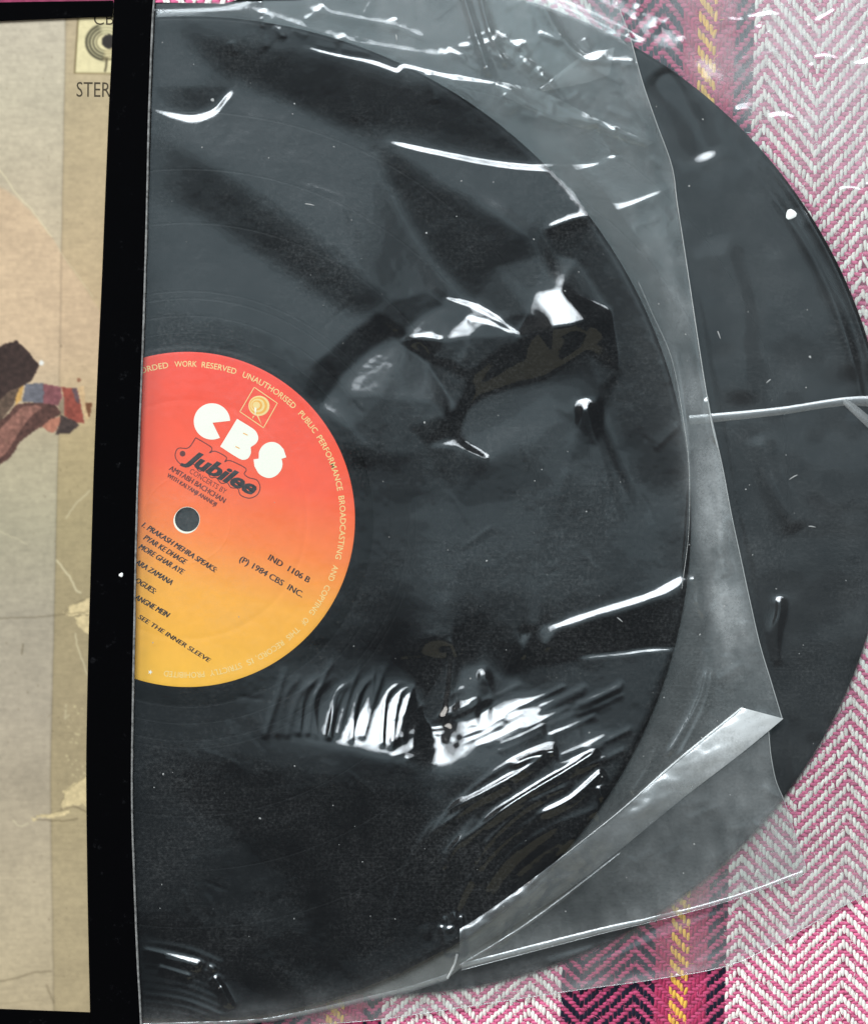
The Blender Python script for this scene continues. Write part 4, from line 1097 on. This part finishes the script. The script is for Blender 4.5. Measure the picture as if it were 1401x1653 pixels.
for i in range(ni):
    hb = i // HB; s = 1 if hb % 2 == 0 else -1
    ph = (i % HB) * s + (0 if s > 0 else HB)
    u = u0 + (i + 0.5) * WARP
    wc = warp_col(u)
    for j in range(nj):
        v = vs[j]; WEFT = np.interp(v, [0, 1000, 1650], [7.0, 6.1, 5.5])
        x, y = warp_xy(u, v)
        if not need(x, y): continue
        k = (j - ph) % 4
        kn = (j - ((((i + 1) % HB) * (1 if ((i + 1) // HB) % 2 == 0 else -1)) + (0 if ((i + 1) // HB) % 2 == 0 else HB))) % 4
        if k == 0:      # a warp float over this and the next weft
            cx, cy = warp_xy(u, v + WEFT / 2)
            ln, wd, hz_, col, hor = WEFT * rng.uniform(1.3, 1.6), WARP * 0.50, 0.60, wc, False
            a = rng.normal(0.0, 0.12) + (0.10 * s)
        elif k >= 2:
            # weft shows; start of a weft run when the next warp is also weft-faced
            if kn >= 2 or k == 3:
                cx, cy = warp_xy(u + WARP / 2 * (1 if kn >= 2 else 0), v)
                ln, wd, hz_, col, hor = WARP * (1.05 if kn >= 2 else 0.6), WEFT * 0.50, 0.50, (pink if wc is white else np.array([0.52, 0.07, 0.165])), True
                a = rng.normal(0.0, 0.10) + 0.16
            else: continue
        else: continue
        cx += rng.normal(0, 0.5) + 1.5 * vnoise(np.array(u / 60), np.array(v / 60), 401); cy += rng.normal(0, 0.5) + 3.0 * vnoise(np.array(u / 70), np.array(v / 70), 402)
        wd *= rng.uniform(0.92, 1.1); hh = hz_ * rng.uniform(0.85, 1.15)
        lx, ly = ring_t[:, None] * ln, np.cos(ang)[None, :] * wd * ring_w[:, None]
        zz = 0.30 + hh * np.sin(ang)[None, :] * ring_z[:, None]
        lx = np.broadcast_to(lx, ly.shape)
        dx, dy = (math.cos(a), math.sin(a)) if hor else (math.sin(a), math.cos(a))
        gxp = cx + lx * dx - ly * dy; gyp = cy + lx * dy + ly * dx
        VV.append(np.stack([gxp, gyp, np.broadcast_to(zz, gxp.shape)], -1).reshape(-1, 3))
        FF.append(fq + nb if hor else fq + nb); nb += Mr * K
        CC.append(np.broadcast_to(np.clip(col * rng.uniform(0.82, 1.12), 0, 0.95), (Mr * K, 3)))
VV = np.concatenate(VV); FF = np.concatenate(FF); CC = np.concatenate(CC)
P3 = W(VV[:, 0], VV[:, 1], VV[:, 2])
a, b, c_ = P3[FF[0, 0]], P3[FF[0, 1]], P3[FF[0, 2]]
yarn = mesh_obj('yarn', P3, FF[:, ::-1] if np.cross(b - a, c_ - a)[2] < 0 else FF, M_yarn, blanket, colors=CC)
yarn['kind'] = 'stuff'
# loose fibres standing off the yarn
VV = []; FF = []; CC = []; nb = 0
while nb < 9000 * 8:
    x, y = rng.uniform(380, 1500), rng.uniform(-90, 1740)
    if not need(x, y): continue
    a = rng.uniform(0, 6.28); L = rng.uniform(4, 13); cv = rng.normal(0, 0.5); w = rng.uniform(0.16, 0.34)
    t = np.linspace(0, 1, 4); aa = a + cv * t
    qx = x + np.cumsum(np.cos(aa)) * L / 4; qy = y + np.cumsum(np.sin(aa)) * L / 4
    z = 0.75 + rng.uniform(0.05, 0.5) * np.sin(t * 2.6 + 0.3)
    V = np.concatenate([np.stack([qx - np.sin(aa) * w, qy + np.cos(aa) * w, z], 1), np.stack([qx + np.sin(aa) * w, qy - np.cos(aa) * w, z], 1)])
    VV.append(V); FF.append(np.array([[i, i + 1, i + 5, i + 4] for i in range(3)]) + nb); nb += 8
    u = x - (1620 - y) * math.tan(tilt)
    c = warp_col(u) if rng.random() < 0.65 else pink
    CC.append(np.broadcast_to(np.clip(c * rng.uniform(0.9, 1.2), 0, 0.95), (8, 3)))
VV = np.concatenate(VV)
fz = mesh_obj('fuzz', W(VV[:, 0], VV[:, 1], VV[:, 2]), np.concatenate(FF), M_yarn, blanket, colors=np.concatenate(CC))
fz['kind'] = 'stuff'

# ------------------------------------------------------------------ flecks and dust on the film
def fleck_mesh(px, py, z, rx, ry, rot, hgt=0.12):
    n = 12
    a = np.linspace(0, 2 * np.pi, n, endpoint=False)
    w = 1 + 0.12 * np.sin(3 * a + rot)
    ux, uy = np.cos(a) * rx * w, np.sin(a) * ry * w
    x = px + ux * math.cos(rot) - uy * math.sin(rot); y = py + ux * math.sin(rot) + uy * math.cos(rot)
    lo = W(x, y, z); hi = W(px + (x - px) * 0.7, py + (y - py) * 0.7, z + hgt); top = W(px, py, z + hgt * 1.2)[None]
    V = np.vstack([lo, hi, top])
    f = [[(i + 1) % n, i, n + i, n + (i + 1) % n] for i in range(n)] + [[n + (i + 1) % n, n + i, 2 * n] for i in range(n)]
    return V, f
def z2top(px, py):
    i = int(np.clip((px - 166) / 2.8, 0, Z2.shape[1] - 1)); j = int(np.clip((py + 64) / 2.8, 0, Z2.shape[0] - 1))
    return float(Z2[j, i])
V, f = fleck_mesh(1276, 346, z2top(1276, 346) + 0.02, 9, 8, -0.6, 0.2)
o = mesh_obj('paper_fleck', V, f, M_fleck); o['label'] = 'round white fleck on the bare record near its upper right rim'; o['category'] = 'fleck'
V, f = fleck_mesh(196, 928, ZF + 0.01, 3.2, 3.6, 0.8)
o = mesh_obj('paper_fleck', V, f, M_fleck); o['label'] = 'tiny white fleck on the right bar of the black frame'; o['category'] = 'fleck'
VV = []; FF = []; nb = 0
for k in range(170):
    x, y = rng.uniform(240, 1395), rng.uniform(10, 1600)
    if not (radial(x, y, R1C) < R1P or radial(x, y, R2C) < R2P): continue
    if math.hypot(x - R1C[0], y - R1C[1]) < 275 and rng.random() < 0.8: continue
    onb1 = bool(in_poly(np.array([x]), np.array([y]), B1)[0])
    z = float(ztop(x, y)) if onb1 else z2top(x, y)
    rr = abs(rng.normal(0, 0.7)) + 0.4
    V, f = fleck_mesh(x, y, z + 0.01, rr, rr * rng.uniform(0.5, 1.0), rng.uniform(0, 3), 0.05)
    VV.append(V); FF += [[q + nb for q in t] for t in f]; nb += len(V)
for (x, y, L, a) in ((1160, 540, 14, 70), (1310, 850, 12, 8), (1280, 770, 16, -30), (1000, 1000, 12, 40), (640, 60, 10, 80), (500, 330, 16, 10), (1240, 615, 10, -40)):
    onb1 = bool(in_poly(np.array([x]), np.array([y]), B1)[0])
    z = float(ztop(x, y)) if onb1 else z2top(x, y)
    V, f = fleck_mesh(x, y, z + 0.02, L / 2, 1.0, math.radians(a), 0.06)
    VV.append(V); FF += [[q + nb for q in t] for t in f]; nb += len(V)
o = mesh_obj('dust', np.vstack(VV), FF, M_dust); o['kind'] = 'stuff'; o['label'] = 'white dust specks scattered over the clear plastic'; o['category'] = 'dust'
